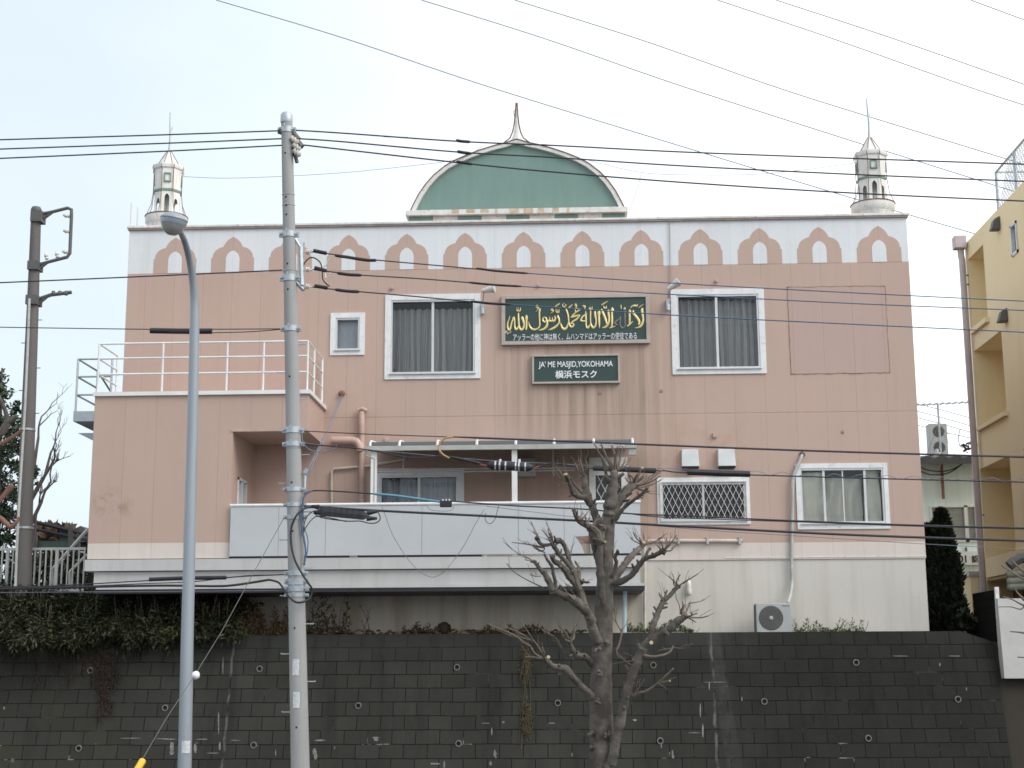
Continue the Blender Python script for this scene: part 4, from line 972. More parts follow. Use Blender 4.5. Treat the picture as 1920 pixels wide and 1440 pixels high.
# ------------------------------------------------------------------ utility pole in front
PY = -5.0
def P2(px,py,Y=PY): return U(px,py,Y)
pt_, pb_ = P2(537.5,218), P2(563,1440)
pdir = (pb_-pt_)/(pt_.z-pb_.z); pbase = pt_+pdir*pt_.z
def paxis(py):
    z = P2(550,py).z; return pt_+pdir*(pt_.z-z)
def prad(py): return (11+6*(py-218)/(1440-218))*PXM(PY)
upole = thing('utility_pole', 'tall pale round concrete utility pole with steel bands left of the middle', 'utility pole', (pbase.x,pbase.y,0))
m = MB(); kpy = [218,400,700,1000,1440]; m.tube([paxis(k) for k in kpy]+[pbase], [prad(k) for k in kpy]+[prad(1560)], 24); link('shaft', m, M['pole'], upole, smooth='auto')
m = MB(); m.lathe([(prad(218)*1.06,-.12),(prad(218)*1.1,-.1),(prad(218)*1.09,.02),(prad(218)*.8,.06),(.01,.075)], paxis(218), 24); link('pole_cap', m, M['galv'], upole, smooth='auto')
for py, h in ((244,.10),(440,.10),(522,.11),(617,.09),(807,.10),(833,.08),(918,.07),(947,.06),(970,.07),(1075,.08),(1091,.10),(1104,.09),(1116,.06)):
    c = paxis(py); r = prad(py)+.012; m = MB()
    m.lathe([(r-.02,-h/2),(r,-h/2),(r,h/2),(r-.02,h/2)], c, 24)
    for sg in (-1,1):
        m.box(c.x+sg*r-.05,c.x+sg*r+.05,c.y-.03,c.y+.03,c.z-h*.42,c.z+h*.42)
        m.tube([(c.x+sg*(r+.02),c.y-.09,c.z),(c.x+sg*(r+.02),c.y+.09,c.z)], .016, 6)
    m.tube([(c.x-.02,c.y-r-.03,c.z+h*.3),(c.x-.02,c.y-r-.03,c.z+h*.75)], .012, 5)
    link('clamp_band', m, M['galv'], upole)
for py in (365,385,507,840):                           # thin bright wire ties
    c = paxis(py); r = prad(py)+.004; link('wire_tie', MB().tube([(c.x+r*math.cos(a),c.y+r*math.sin(a),c.z+.01*math.sin(a)) for a in [2*math.pi*i/20 for i in range(21)]], .006, 4), M['silver'], upole)
for i, py in enumerate((646,698,748,803,853,906,960,1012,1065,1117,1170,1226,1278,1335)):
    sg = 1 if i % 2 == 0 else -1
    c = paxis(py); r = prad(py); link('step_bolt', MB().tube([(c.x+sg*r*.9,c.y,c.z),(c.x+sg*(r+.13),c.y,c.z),(c.x+sg*(r+.135),c.y,c.z+.015)], .009, 5), M['galv'], upole)
for py in (290,372,388,405,497,545,708,906,997,1178,1363):
    c = paxis(py); r = prad(py); link('bolt_hole', MB().lathe([(.018,0),(.016,.004)], (c.x-.02,c.y-r+.003,c.z), 10, Vector((0,-1,0))), M['dark'], upole)
for py, px in ((1251,556),(1312,558)):
    c = paxis(py); r = prad(py)+.006; m = MB(); n = 7; hz = 29*PXM(PY)*.5
    v = [(c.x+r*math.sin(a),c.y-r*math.cos(a),c.z+z) for z in (-hz,hz) for a in [R(-28+i*44/n) for i in range(n+1)]]
    m.add(v,[(i,i+1,n+2+i,n+1+i) for i in range(n)]); link('number_plate', m, simple('faded_plate', (.56,.58,.60), .6, 0, .35, 40) if py < 1300 else bpy.data.materials['faded_plate'], upole)
# steel bracket with three strain insulators on the right side
m = MB()
a, b, c = P2(556,458), P2(572,470), P2(566,535)
m.tube([P2(553,447),P2(566,468)], .03, 6); m.tube([P2(564,462),P2(566,535)], .045, 6); m.tube([P2(555,528),P2(570,544)], .04, 4); m.tube([P2(566,476),P2(562,455)], .02, 5); m.tube([P2(566,476),P2(570,455)], .02, 5)
link('insulator_bracket', m, M['galv'], upole)
for py in (472,505,537):
    p, q = P2(569,py), P2(586,py+1); m = MB(); d = (q-p).normalized(); L = (q-p).length
    m.lathe([(.012,0),(.012,L*.3),(.05,L*.32),(.03,L*.42),(.05,L*.5),(.03,L*.58),(.05,L*.66),(.015,L*.7),(.015,L)], p, 12, d); link('insulator', m, M['porcelain'], upole, smooth='auto')
m = MB(); m.tube([P2(545,252),P2(552,285),P2(557,305)], .035, 5); m.tube([P2(549,248),P2(560,262)], .05, 6); m.tube([P2(551,258),P2(566,276)], .06, 6); link('insulator_bracket', m, M['ac_dark'], upole)
for i, (px,py) in enumerate(((552,263),(556,276),(557,287))):
    p = P2(px,py,PY-.08); m = MB(); m.lathe([(.02,-.09),(.055,-.07),(.03,-.04),(.06,-.01),(.03,.02),(.055,.05),(.02,.08)], p, 12, Vector((.6,0,-.5)).normalized()); link('insulator', m, M['porcelain'], upole, smooth='auto')
m = MB(); m.tube([P2(524,240),P2(531,254)], .035, 6); m.tube([P2(522,246),P2(531,248)], .05, 6); link('insulator_bracket', m, M['ac_dark'], upole)

# cables that run down the pole and the loop at its foot
def px_tube(name, label, cat, pts, rpx, mat, group=None, Y=PY, sub=6, n=7, parent=None, own=None):
    P = [U(p[0],p[1],p[2] if len(p) > 2 else Y) for p in pts]
    Ym = sum(p.y for p in P)/len(P)
    o = link(name, MB().tube(catmull(P,sub), rpx*PXM(Ym), n), mat, parent, None if parent else P[0], smooth=True)
    if parent is None: tag(o, label, cat, group)
    return o
YF = PY-.22
px_tube('cable_loop', 'thick black cable snaking down the concrete pole into a loop at balcony foot height', 'cable', [(600,952,PY),(575,952,PY-.1),(557,965,YF),(546,990,YF),(546,1020,YF),(553,1050,YF-.02),(566,1075,YF),(577,1092,YF),(585,1105,PY-.15),(582,1120,PY-.15),(570,1128,YF),(555,1129,YF),(541,1118,YF),(532,1105,PY-.15),(522,1092,PY),(505,1087,PY)], 2.0, M['black'])
px_tube('blue_cable', 'blue cable bundle clipped down the right side of the concrete pole', 'cable', [(585,920,PY-.05),(572,928,PY-.1),(567,945,PY-.12),(565,980,PY-.13),(570,1010,PY-.13),(573,1035,PY-.13),(570,1060,PY-.13)], 1.8, M['wire_blue'])
px_tube('blue_cable', 'thin blue cable bowing out from the right side of the pole below the black closure', 'cable', [(568,950,PY-.1),(570,985,PY-.1),(577,1010,PY-.1),(576,1035,PY-.1),(570,1055,PY-.1)], .9, M['wire_blue'])
px_tube('black_cable', 'black cable curling from the pole band to the underside of the black closure', 'cable', [(570,1000,PY-.1),(570,985,PY-.1),(576,968,PY-.05),(590,958,PY),(608,960,PY)], 1.0, M['black'])
px_tube('black_cable', 'lower black cable arching out of the pole beside the white balcony boards', 'cable', [(569,1002,PY-.12),(572,992,PY-.1),(584,975,PY-.05),(600,968,PY),(650,978,PY)], .9, M['black'])

# ------------------------------------------------------------------ overhead wires
WG = {'sky':'thin power lines crossing the sky','top':'black wires at the pole top','mid':'insulated service wires below the pole top','low':'communication cables across the ground floor','left':'cables running left from the pole'}
def wire(label, pts, rpx, mat, g, sleeves=(), Y=PY, name='overhead_wire', sub=8):
    t = px_tube(name, label, 'wire', pts, rpx, mat, WG.get(g), Y, sub, 6)
    for sl in sleeves:
        sp, sr, sm = sl[0], sl[1], sl[2]; nm = sl[3] if len(sl) > 3 else 'cable_sleeve'
        P = [U(p[0],p[1],(p[2] if len(p) > 2 else Y)) for p in sp]; Pc = catmull(P,4); k = len(Pc)
        rr = [sr*PXM(P[0].y)*(.62 if i in (0,k-1) and 1.6 < sr < 3.7 else 1) for i in range(k)] if not (len(sl) > 4) else [x*PXM(P[0].y) for x in sl[4]]
        link(nm, MB().tube(Pc if not (len(sl) > 4) else P, rr, 9), sm, t, smooth='auto')
    return t
SK = 55
for lab, pts in (
  ('thin transmission line running from the top left over the dome to the yellow roof', [(405,0),(640,70),(908,160),(1280,275),(1600,372),(1827,438),(1980,482)]),
  ('thin transmission line passing close above the right turret roof', [(790,0),(1020,72),(1280,162),(1622,272),(1650,280),(1902,359),(1980,383)]),
  ('thin transmission line crossing the bare spire of the right turret', [(965,0),(1200,74),(1445,160),(1627,218),(1887,298),(1980,326)]),
  ('thin transmission line in the upper right corner, third below the corner', [(1345,0),(1560,72),(1808,160),(1920,197),(1990,220)]),
  ('thin transmission line in the upper right corner, second below the corner', [(1455,0),(1680,74),(1920,158),(1990,182)]),
  ('short thin transmission line cutting the extreme top right corner', [(1820,0),(1920,37),(1990,62)])):
    wire(lab, pts, .85, M['wire_grey'], 'sky', Y=SK)
T3 = 'black'
wire('uppermost black wire running right from the pole top across the dome tip', [(550,244),(640,249.5),(860,265),(1045,273),(1280,285),(1600,297),(1920,308),(2000,311)], 1.45, M['wire'], 'top',
     [([(855,263),(866,265),(882,266)],3.0,M['black']),([(720,256),(765,258)],1.9,M['black']),([(1015,271),(1045,273)],1.9,M['black'])])
wire('middle black wire running right from the pole top across the dome', [(560,260),(640,265.5),(858,285),(1050,296),(1280,311),(1600,327),(1920,340),(2000,343)], 1.45, M['wire'], 'top',
     [([(857,284),(868,286),(884,288)],3.2,M['black']),([(735,274),(770,277)],1.9,M['black']),([(1030,295),(1056,297)],2.0,M['black'])])
wire('lowest black wire running right from the pole top across the dome and turret', [(570,272),(640,280),(860,305),(1020,321),(1280,342),(1600,362),(1920,377),(2000,381)], 1.5, M['wire'], 'top',
     [([(856,303),(868,305),(886,308)],2.8,M['black']),([(745,292),(780,296)],1.9,M['black']),([(1010,320),(1034,322)],2.0,M['black'])])
wire('uppermost black wire running left from the pole top across the left spire', [(528,245),(300,253),(0,262),(-80,264)], 1.4, M['wire'], 'top')
wire('middle black wire running left from the pole top across the left spire', [(529,260),(300,269),(0,279.5),(-80,282)], 1.4, M['wire'], 'top')
wire('lowest black wire running left from the pole top, grazing the left turret cone', [(529,272.5),(300,284),(0,297),(-80,300)], 1.4, M['wire'], 'top')
wire('upper service wire turning blue above the green sign', [(940,508.5),(990,512.5),(1280,532),(1600,549),(1906,564),(2000,568)], 1.05, M['wire_blue'], 'mid',
     [([(588,470),(612,475)],3.8,M['black']),([(628,479),(650,482),(668,485),(690,488),(706,488)],3.2,M['black']),([(578,471),(640,479),(700,487),(800,496),(900,505),(945,509)],1.2,M['wire'],'black_stretch'),([(893,503),(930,508),(990,512.5)],2.2,M['black'])])
wire('middle service wire turning blue just above the green sign', [(930,534),(975,537),(1280,553),(1600,569),(1920,582),(2000,585)], 1.05, M['wire_blue'], 'mid',
     [([(590,502),(612,508)],3.8,M['black']),([(632,512),(655,515),(678,516)],3.2,M['black']),([(580,505),(632,511),(678,516),(780,522),(882,530),(935,534.5)],1.2,M['wire'],'black_stretch'),([(878,529.5),(925,534),(978,537)],2.2,M['black'])])
wire('lower service wire turning blue across the Arabic lettering', [(915,568),(960,571),(1280,592),(1600,608),(1920,623),(2000,627)], 1.1, M['wire_blue'], 'mid',
     [([(590,536),(614,540)],3.8,M['black']),([(628,543),(652,546),(674,547)],3.2,M['black']),([(584,538),(630,543),(675,547),(780,556),(885,566),(920,568.5)],1.25,M['wire'],'black_stretch'),([(883,565),(920,569),(958,571)],2.5,M['black'])])
px_tube('jumper_cable', 'black jumper cable arching between the service wires beside the pole bracket', 'cable', [(566,510),(570,495),(580,484),(590,484),(600,492),(604,505),(606,525),(618,537)], 1.3, M['black'])
px_tube('jumper_cable', 'white jumper wire dangling below the uppermost service sleeve', 'cable', [(622,479),(616,488),(612,497),(606,502),(610,512),(612,522),(620,512)], .9, M['silver'])
wire('single black wire running left across the frieze foot and the lamp neck', [(529,506.5),(300,517),(0,530),(-80,533)], 1.35, M['wire'], 'left')
wire('black wire pair with a thick black guard tube crossing the lamp post', [(532,616.5),(460,617),(300,617.5),(130,615.5),(0,613.5),(-80,612)], 1.0, M['wire'], 'left',
     [([(282,620),(340,621),(397,621)],5.6,M['black'],'guard_tube'),([(532,617),(470,622),(396,624)],.9,M['wire'],'twin_strand')])
wire('long twisted black cable rising over the awning from a tan loop', [(567,808),(690,814),(850,819.5),(1100,829),(1400,841),(1640,849),(1920,857),(2000,859)], 1.0, M['wire'], 'low',
     [([(846,819),(1100,829),(1400,841),(1640,849),(1920,857),(2000,859)],1.9,M['wire']),([(850,819),(834,822),(824,832),(823,842),(830,852),(843,859)],1.9,M['tan'],'tan_loop')])
wire('black cable with a banded splice case and grey guard tubes at awning height', [(568,833),(640,838),(700,845),(770,858),(830,855),(862,861),(910,871),(1000,876),(1030,869),(1060,871),(1110,878),(1236,882),(1300,887),(1600,896),(1920,904),(2000,906)], 1.35, M['wire'], 'low',
     [([(846,857),(880,864),(900,869)],2.6,M['black']),([(900,870.5),(912,873)],2.2,M['red'],'red_tape'),([(1001,877),(1012,874)],2.2,M['red'],'red_tape'),
      ([(915,871.5),(923,872.5),(990,876),(998,876)],8,M['black'],'splice_case',[5,8.5,8.5,5]),
      ([(1112,877.5),(1170,880),(1230,883)],5.2,M['black'],'guard_tube'),([(1289,885),(1340,887),(1406,889)],6,M['black'],'guard_tube')])
def splice_bands():
    t = next(o for o in bpy.data.objects if o.name.startswith('splice_case')).parent
    for px in (929,937,948,967,973,985):
        p, q = U(px-1.4,872.5+(px-923)*.052,PY), U(px+1.4,872.6+(px-923)*.052,PY)
        link('steel_band', MB().tube([p,q], 8.9*PXM(PY), 14), M['silver'], t)
    for px in (938,974):
        p = U(px,861,PY); q = U(px,872,PY); link('hanger_clip', MB().tube([p,q], .02, 5), M['silver'], t)
splice_bands()
wire('steel messenger wire carrying the banded splice case past the awning post', [(569,830),(620,836),(900,862),(1035,869),(1115,873),(1240,878),(1410,883)], .6, M['wire_grey'], 'low')
px_tube('hanging_cable', 'grey cable hanging in a shallow loop from the pole to the messenger wire', 'cable', [(566,810,PY-.1),(568,828,PY-.1),(580,843),(600,847),(628,841),(630,834)], .9, M['wire_grey'])
def spiral(label, pts, amp, per, rpx):
    P = catmull([U(x,y,PY) for x,y in pts],40); out = []; acc = 0
    for i, p in enumerate(P):
        if i: acc += (p-P[i-1]).length
        out.append(p+Vector((0,-amp*math.cos(acc/per*6.283),amp*math.sin(acc/per*6.283))))
    o = link('spiral_hanger', MB().tube(out, rpx*PXM(PY), 5), M['wire_grey'], None, P[0], smooth=True); tag(o, label, 'wire', WG['low'])
spiral('spiral hanger wire coiling along the cable right of the guard tubes', [(1408,886),(1600,893),(1920,900),(1990,902)], .03, .42, .55)
wire('cable with a pale blue wrapped stretch and a small black box', [(570,926,PY-.1),(582,921),(610,920),(700,926),(790,936),(850,940),(960,948),(1100,955),(1180,963),(1300,968),(1480,976),(1700,984),(1920,990),(2000,993)], 1.4, M['wire'], 'low',
     [([(700,926),(745,930),(795,937),(830,941)],2.5,M['cyan'],'blue_wrap'),([(1180,963),(1250,970),(1480,978),(1700,986),(1920,992)],1.0,M['wire'],'twin_strand')])
def small_box():
    p = U(836,944.5,PY); s = PXM(PY)
    t = thing('cable_box', 'small black junction box clipped on the cable before the balcony door', 'junction box', tuple(p-Vector((0,0,5*s))), None)
    link('box_body', MB().box(p.x-11*s,p.x+11*s,p.y-.06,p.y+.06,p.z-6*s,p.z+5*s), M['black'], t, bevel=.01)
    m = MB()
    for k in (-6,0,6): m.tube([(p.x+k*s,p.y,p.z+4*s),(p.x+k*s,p.y,p.z+9*s)], .02, 6)
    link('clip', m, M['galv'], t)
small_box()
px_tube('drop_wire', 'thin grey wire looping under the small black junction box', 'wire', [(800,946),(806,955),(822,958),(845,957),(852,948)], .55, M['wire_grey'])
px_tube('drop_wire', 'thin wire loop hanging below the cable in front of the balcony boards', 'wire', [(935,948),(932,960),(927,975),(918,982),(910,975),(910,962)], .6, M['wire'])
px_tube('sagging_wire', 'thin grey wire sagging in a deep loop across the balcony', 'wire', [(716,950),(722,965),(735,1000),(760,1042),(785,1070),(805,1081),(820,1080),(840,1064),(870,1023),(890,985),(908,955)], .6, M['wire_grey'])
wire('thin slack wire leaving the cable joint toward the lower right', [(912,949),(1000,960),(1100,972),(1300,992),(1480,1004),(1700,1018),(1920,1030),(2000,1034)], .6, M['wire_grey'], 'low')
wire('thick black cable leaving the long black closure toward the lower right', [(572,950,PY-.1),(590,950),(700,957),(900,967),(1100,977),(1300,988),(1600,1003),(1920,1014),(2000,1017)], 2.5, M['wire'], 'low')
def closure():
    a, b = U(600,960,PY-.12), U(686,968,PY-.12); s = PXM(PY)
    t = thing('cable_closure', 'long black ribbed cable closure hanging right of the pole before the balcony', 'cable closure', tuple(a))
    d = (b-a).normalized(); L = (b-a).length; up = Vector((0,-.1,1)); up = (up-d*up.dot(d)).normalized(); sd_ = d.cross(up)
    m = MB()
    pr = [(-1,-.75),(1,-.75),(1,.2),(.8,1),(-.8,1),(-1,.2)]
    def sec(f, k): return [a+d*(L*f)+up*(z*9.5*s*k)+sd_*(x*.085*k) for x,z in pr]
    secs = [sec(-.05,.35),sec(.0,.62),sec(.06,1)]+[sec(.06+.88*i/14,1.0 if i%2 else .95) for i in range(1,14)]+[sec(.94,1),sec(1.0,.62),sec(1.06,.35)]
    v = [p for q in secs for p in q]; k = 6
    m.add(v, [(i*k+j,i*k+(j+1)%k,(i+1)*k+(j+1)%k,(i+1)*k+j) for i in range(len(secs)-1) for j in range(k)]+[tuple(range(k)),tuple(len(v)-1-j for j in range(k))])
    link('closure_shell', m, M['black'], t)
    m = MB()
    for (p,q) in (((688,962),(708,959)),((688,972),(707,972)),((598,951),(584,949)),((602,962),(588,960))): m.tube([U(*p,PY-.12),U(*q,PY-.12)], [.045,.02], 8)
    link('end_boot', m, M['black'], t)
    px_tube('tail_cable', '', '', [(588,962,PY-.1),(605,971,PY-.12),(650,977,PY-.12),(675,977,PY-.12),(692,981,PY-.1),(706,980,PY-.1),(713,972,PY-.1),(709,960,PY-.1)], 1.0, M['black'], parent=t)
closure()
wire('left cable with a slim black guard tube under the annex', [(536,1077),(515,1078),(470,1079),(420,1083),(290,1088),(150,1096),(0,1103),(-80,1106)], 1.2, M['wire'], 'left',
     [([(280,1086.5),(350,1084),(424,1083)],3.8,M['black'],'guard_tube')])
wire('lower left cable crossing below the slim guard tube', [(520,1078),(440,1082),(360,1091),(280,1094),(150,1099),(0,1100),(-80,1101)], 1.0, M['wire'], 'left')
wire('thick black cable running left over the hedge top', [(505,1087),(440,1097),(400,1099),(300,1098),(150,1101),(0,1104.5),(-80,1106)], 2.4, M['black'], 'left')
wire('thin grey wire running left along the hedge below the thick cable', [(533,1107),(300,1109),(0,1111),(-80,1112)], .6, M['wire_grey'], 'left')
# stay wires to the building and to the ground
px_tube('stay_wire', 'thicker grey stay wire slanting from the pole up to a wall bracket', 'wire', [(577,882,PY),(610,812,PY*.5),(641,740,-.08)], .95, M['wire_grey'])
px_tube('stay_wire', 'thinner grey stay wire beside the slanting pair up to the wall bracket', 'wire', [(581,882,PY),(613,812,PY*.5),(643,742,-.08)], .8, M['wire_grey'])
m = MB(); m.tube([P2(572,888),P2(577,880)], .05, 8); m.tube([P2(572,888),P2(571,918)], .03, 6); link('stay_anchor', m, M['galv'], upole)
def guy():
    g0 = U(533,970,PY); 
    Yg = lambda t: PY+.0-t*4.4
    pts = [(533,970,0),(474,1077,.25),(415,1185,.47),(365,1266,.66),(310,1350,.84),(268,1422,1.0)]
    P = [U(x,y,Yg(t)) for x,y,t in pts]
    t = thing('guy_wire', 'slanting steel guy wire from the concrete pole down to a yellow ground guard', 'guy wire', (P[-1].x,P[-1].y,0))
    link('strand', MB().tube(P, .006, 6), M['ac_dark'], t)
    d = (P[-1]-P[-2]).normalized(); e = P[-1]+d*(P[-1].z/-d.z)
    k = U(267,1427,Yg(1.0))
    link('yellow_guard', MB().tube([k, e], .047, 12), M['guy'], t, smooth='auto')
    b = P[3]; m = MB(); m.lathe([(.02,-.055),(.045,-.04),(.06,0),(.045,.04),(.02,.055)], U(367,1266,Yg(.66)), 14, d); link('white_insulator', m, M['letter'], t, smooth=True)
guy()
# fairy-light strings between dome and turrets
px_tube('slack_wire', 'faint slack wire from the left turret to the dome', 'wire', [(343,331,1.0),(420,334,1.1),(520,331,1.3),(640,324,1.4),(760,312,1.5),(860,298,1.55),(905,274,1.6)], .45, M['wire_grey'])
px_tube('slack_wire', 'faint slack wire from the dome to the right turret', 'wire', [(1090,297,1.6),(1200,323,1.5),(1300,328,1.3),(1410,327,1.2),(1510,318,1.1),(1606,305,1.0)], .45, M['wire_grey'])
px_tube('slack_wire', 'faint wire dropping from the slack line to the right corner of the dome ledge', 'wire', [(1202,325,1.5),(1195,355,1.5),(1180,395,1.4)], .4, M['wire_grey'])

# ------------------------------------------------------------------ street lamp
LY = -7.0
def lamp():
    ks = [(346,1440,12.6),(351,1200,11.6),(357,960,10.8),(363,700,9.6),(365,600,9.2)]
    P = [U(x,y,LY) for x,y,_ in ks]; base = P[0]+(P[0]-P[1])*(P[0].z/(P[1].z-P[0].z))
    t = thing('street_lamp', 'slender grey street lamp with a curved neck and glass bowl head', 'street lamp', (base.x,base.y,0))
    s = PXM(LY)
    link('post', MB().tube([base]+P, [13.3*s]+[r*s for _,_,r in ks], 20), M['lamp_steel'], t, smooth='auto')
    nk = [(365,600,LY),(364.5,560,LY-.02),(361,520,LY-.12),(355,485,LY-.3),(347,455,LY-.6),(339,436,LY-.95),(334,424,LY-1.25)]
    C = catmull([U(*p) for p in nk],6); k = len(C)
    link('curved_neck', MB().tube(C, [(9.0-4.4*i/(k-1))*s for i in range(k)], 16), M['lamp_steel'], t, smooth='auto')
    m = MB(); cz = P[2]; m.lathe([(11.0*s*1.0,-.012),(11.3*s,-.012),(11.3*s,.012),(11.0*s,.012)], U(351.5,1180,LY), 20); link('post_seam', m, M['rustline'], t)
    m = MB(); c = U(348.5,1400,LY); n = 8; r = 12.5*s+.004
    m.add([(c.x+r*math.sin(a),c.y-r*math.cos(a),c.z+z) for z in (-.09,.09) for a in [R(-20+i*70/n) for i in range(n+1)]],[(i,i+1,n+2+i,n+1+i) for i in range(n)]); link('number_plate', m, bpy.data.materials['faded_plate'], t)
    h = U(326,413,LY-1.55); ax = Vector((.16,-.05,1)).normalized(); q = 26.5*PXM(LY-1.55)
    m = MB(); m.lathe([(q,0),(q*1.03,.012),(q*.99,.03),(q*.86,.062),(q*.6,.09),(q*.25,.105),(.01,.108)], h, 28, ax); link('lamp_hood', m, M['lamp_steel'], t, smooth='auto')
    m = MB(); m.lathe([(q*.99,.008),(q*.96,-.045),(q*.92,-.07),(q*.9,-.072)], h, 28, ax); link('hood_rim', m, simple('blue_grey_rim', (.30,.36,.43), .4, .3), t, smooth='auto')
    m = MB(); m.lathe([(.01,-.225),(q*.3,-.218),(q*.56,-.185),(q*.77,-.135),(q*.91,-.073)], h, 28, ax); link('glass_bowl', m, M['glasslamp'], t, smooth='auto')
    m = MB(); m.tube([C[-1], h+Vector((0,.05,.02))], [4.6*s,7*s], 12); link('neck_socket', m, M['lamp_steel'], t, smooth='auto')
lamp()

# ------------------------------------------------------------------ dark pole at the left
DPY = -.98
def dark_pole():
    ks = [(68,393,9.5),(62,560,11),(54,760,13),(47,950,14.5),(43,1100,15.5)]
    P = [U(x,y,DPY) for x,y,_ in ks]; s = PXM(DPY)
    base = P[-1]+(P[-1]-P[-2])*((P[-1].z-3.66)/(P[-2].z-P[-1].z))
    t = thing('dark_pole', 'dark brown leaning utility pole with an empty bracket loop at the left edge', 'utility pole', (base.x,base.y,3.66))
    link('shaft', MB().tube(P+[base], [r*s for _,_,r in ks]+[16*s], 20), M['dark_pole'], t, smooth='auto')
    link('pole_cap', MB().lathe([(10*s,-.04),(10.5*s,0),(8*s,.05),(.01,.06)], P[0], 18), M['ac_dark'], t, smooth='auto')
    m = MB()
    m.tube([U(72,402,DPY),U(95,398,DPY),U(127,390,DPY),U(134,393,DPY),U(134,405,DPY),U(131,475,DPY),U(126,482,DPY),U(95,490,DPY),U(70,497,DPY)], .036, 8)
    m.tube([U(72,417,DPY),U(98,398,DPY)], .03, 6); m.tube([U(66,510,DPY),U(90,491,DPY)], .03, 6)
    m.box(U(62,400,DPY).x,U(82,400,DPY).x,DPY-.14,DPY+.14,U(70,418,DPY).z,U(70,398,DPY).z); m.box(U(56,500,DPY).x,U(76,500,DPY).x,DPY-.15,DPY+.15,U(66,508,DPY).z,U(66,492,DPY).z)
    lp = link('bracket_loop', m, M['ac_dark'], t)
    for px,py,dx in ((131,406,-1),(131,435,-1),(129,474,-1),(108,484,0),(88,487,0)):
        p = U(px,py,DPY); m = MB(); ax = Vector((dx,0,.25)) if dx else Vector((-.25,0,1)); m.lathe([(.02,0),(.04,.02),(.025,.05),(.045,.08),(.02,.14)], p, 10, ax.normalized()); link('insulator', m, M['porcelain'], lp, smooth='auto')
    m = MB(); m.tube([U(66,563,DPY),U(95,553,DPY),U(134,548,DPY)], .038, 6); m.tube([U(66,575,DPY),U(90,555,DPY)], .03, 6); m.box(U(53,565,DPY).x,U(74,565,DPY).x,DPY-.16,DPY+.16,U(64,573,DPY).z,U(64,556,DPY).z)
    for px in (100,112,124): p = U(px,551,DPY); m.lathe([(.03,-.03),(.05,.0),(.03,.06)], p, 8)
    link('cross_arm', m, M['ac_dark'], t)
    cd_ = [(57,560),(54,650),(49,760),(43,860),(37,960),(33,1040),(31,1100)]
    link('conduit', MB().tube([U(x-2,y,DPY-.26) for x,y in cd_], .026, 8), M['grey_pipe'], t, smooth='auto')
    for i, py in enumerate((600,643,690,732,775,818)):
        sg = 1 if i % 2 == 0 else -1; f = (py-560)/(760-560); cx = 62-8*f; r = 11+2*f
        a, b = U(cx+sg*r*.9,py,DPY), U(cx+sg*(r+7),py,DPY); link('step_bolt', MB().tube([a,b], .009, 5), M['ac_dark'], t)
    for py, cx, r in ((806,51.5,14),(990,46,15.3)):
        c = U(cx,py,DPY); rr = r*s; link('pole_band', MB().lathe([(rr,-.02),(rr+.012,-.02),(rr+.012,.02),(rr,.02)], c, 18), M['galv'], t)
dark_pole()

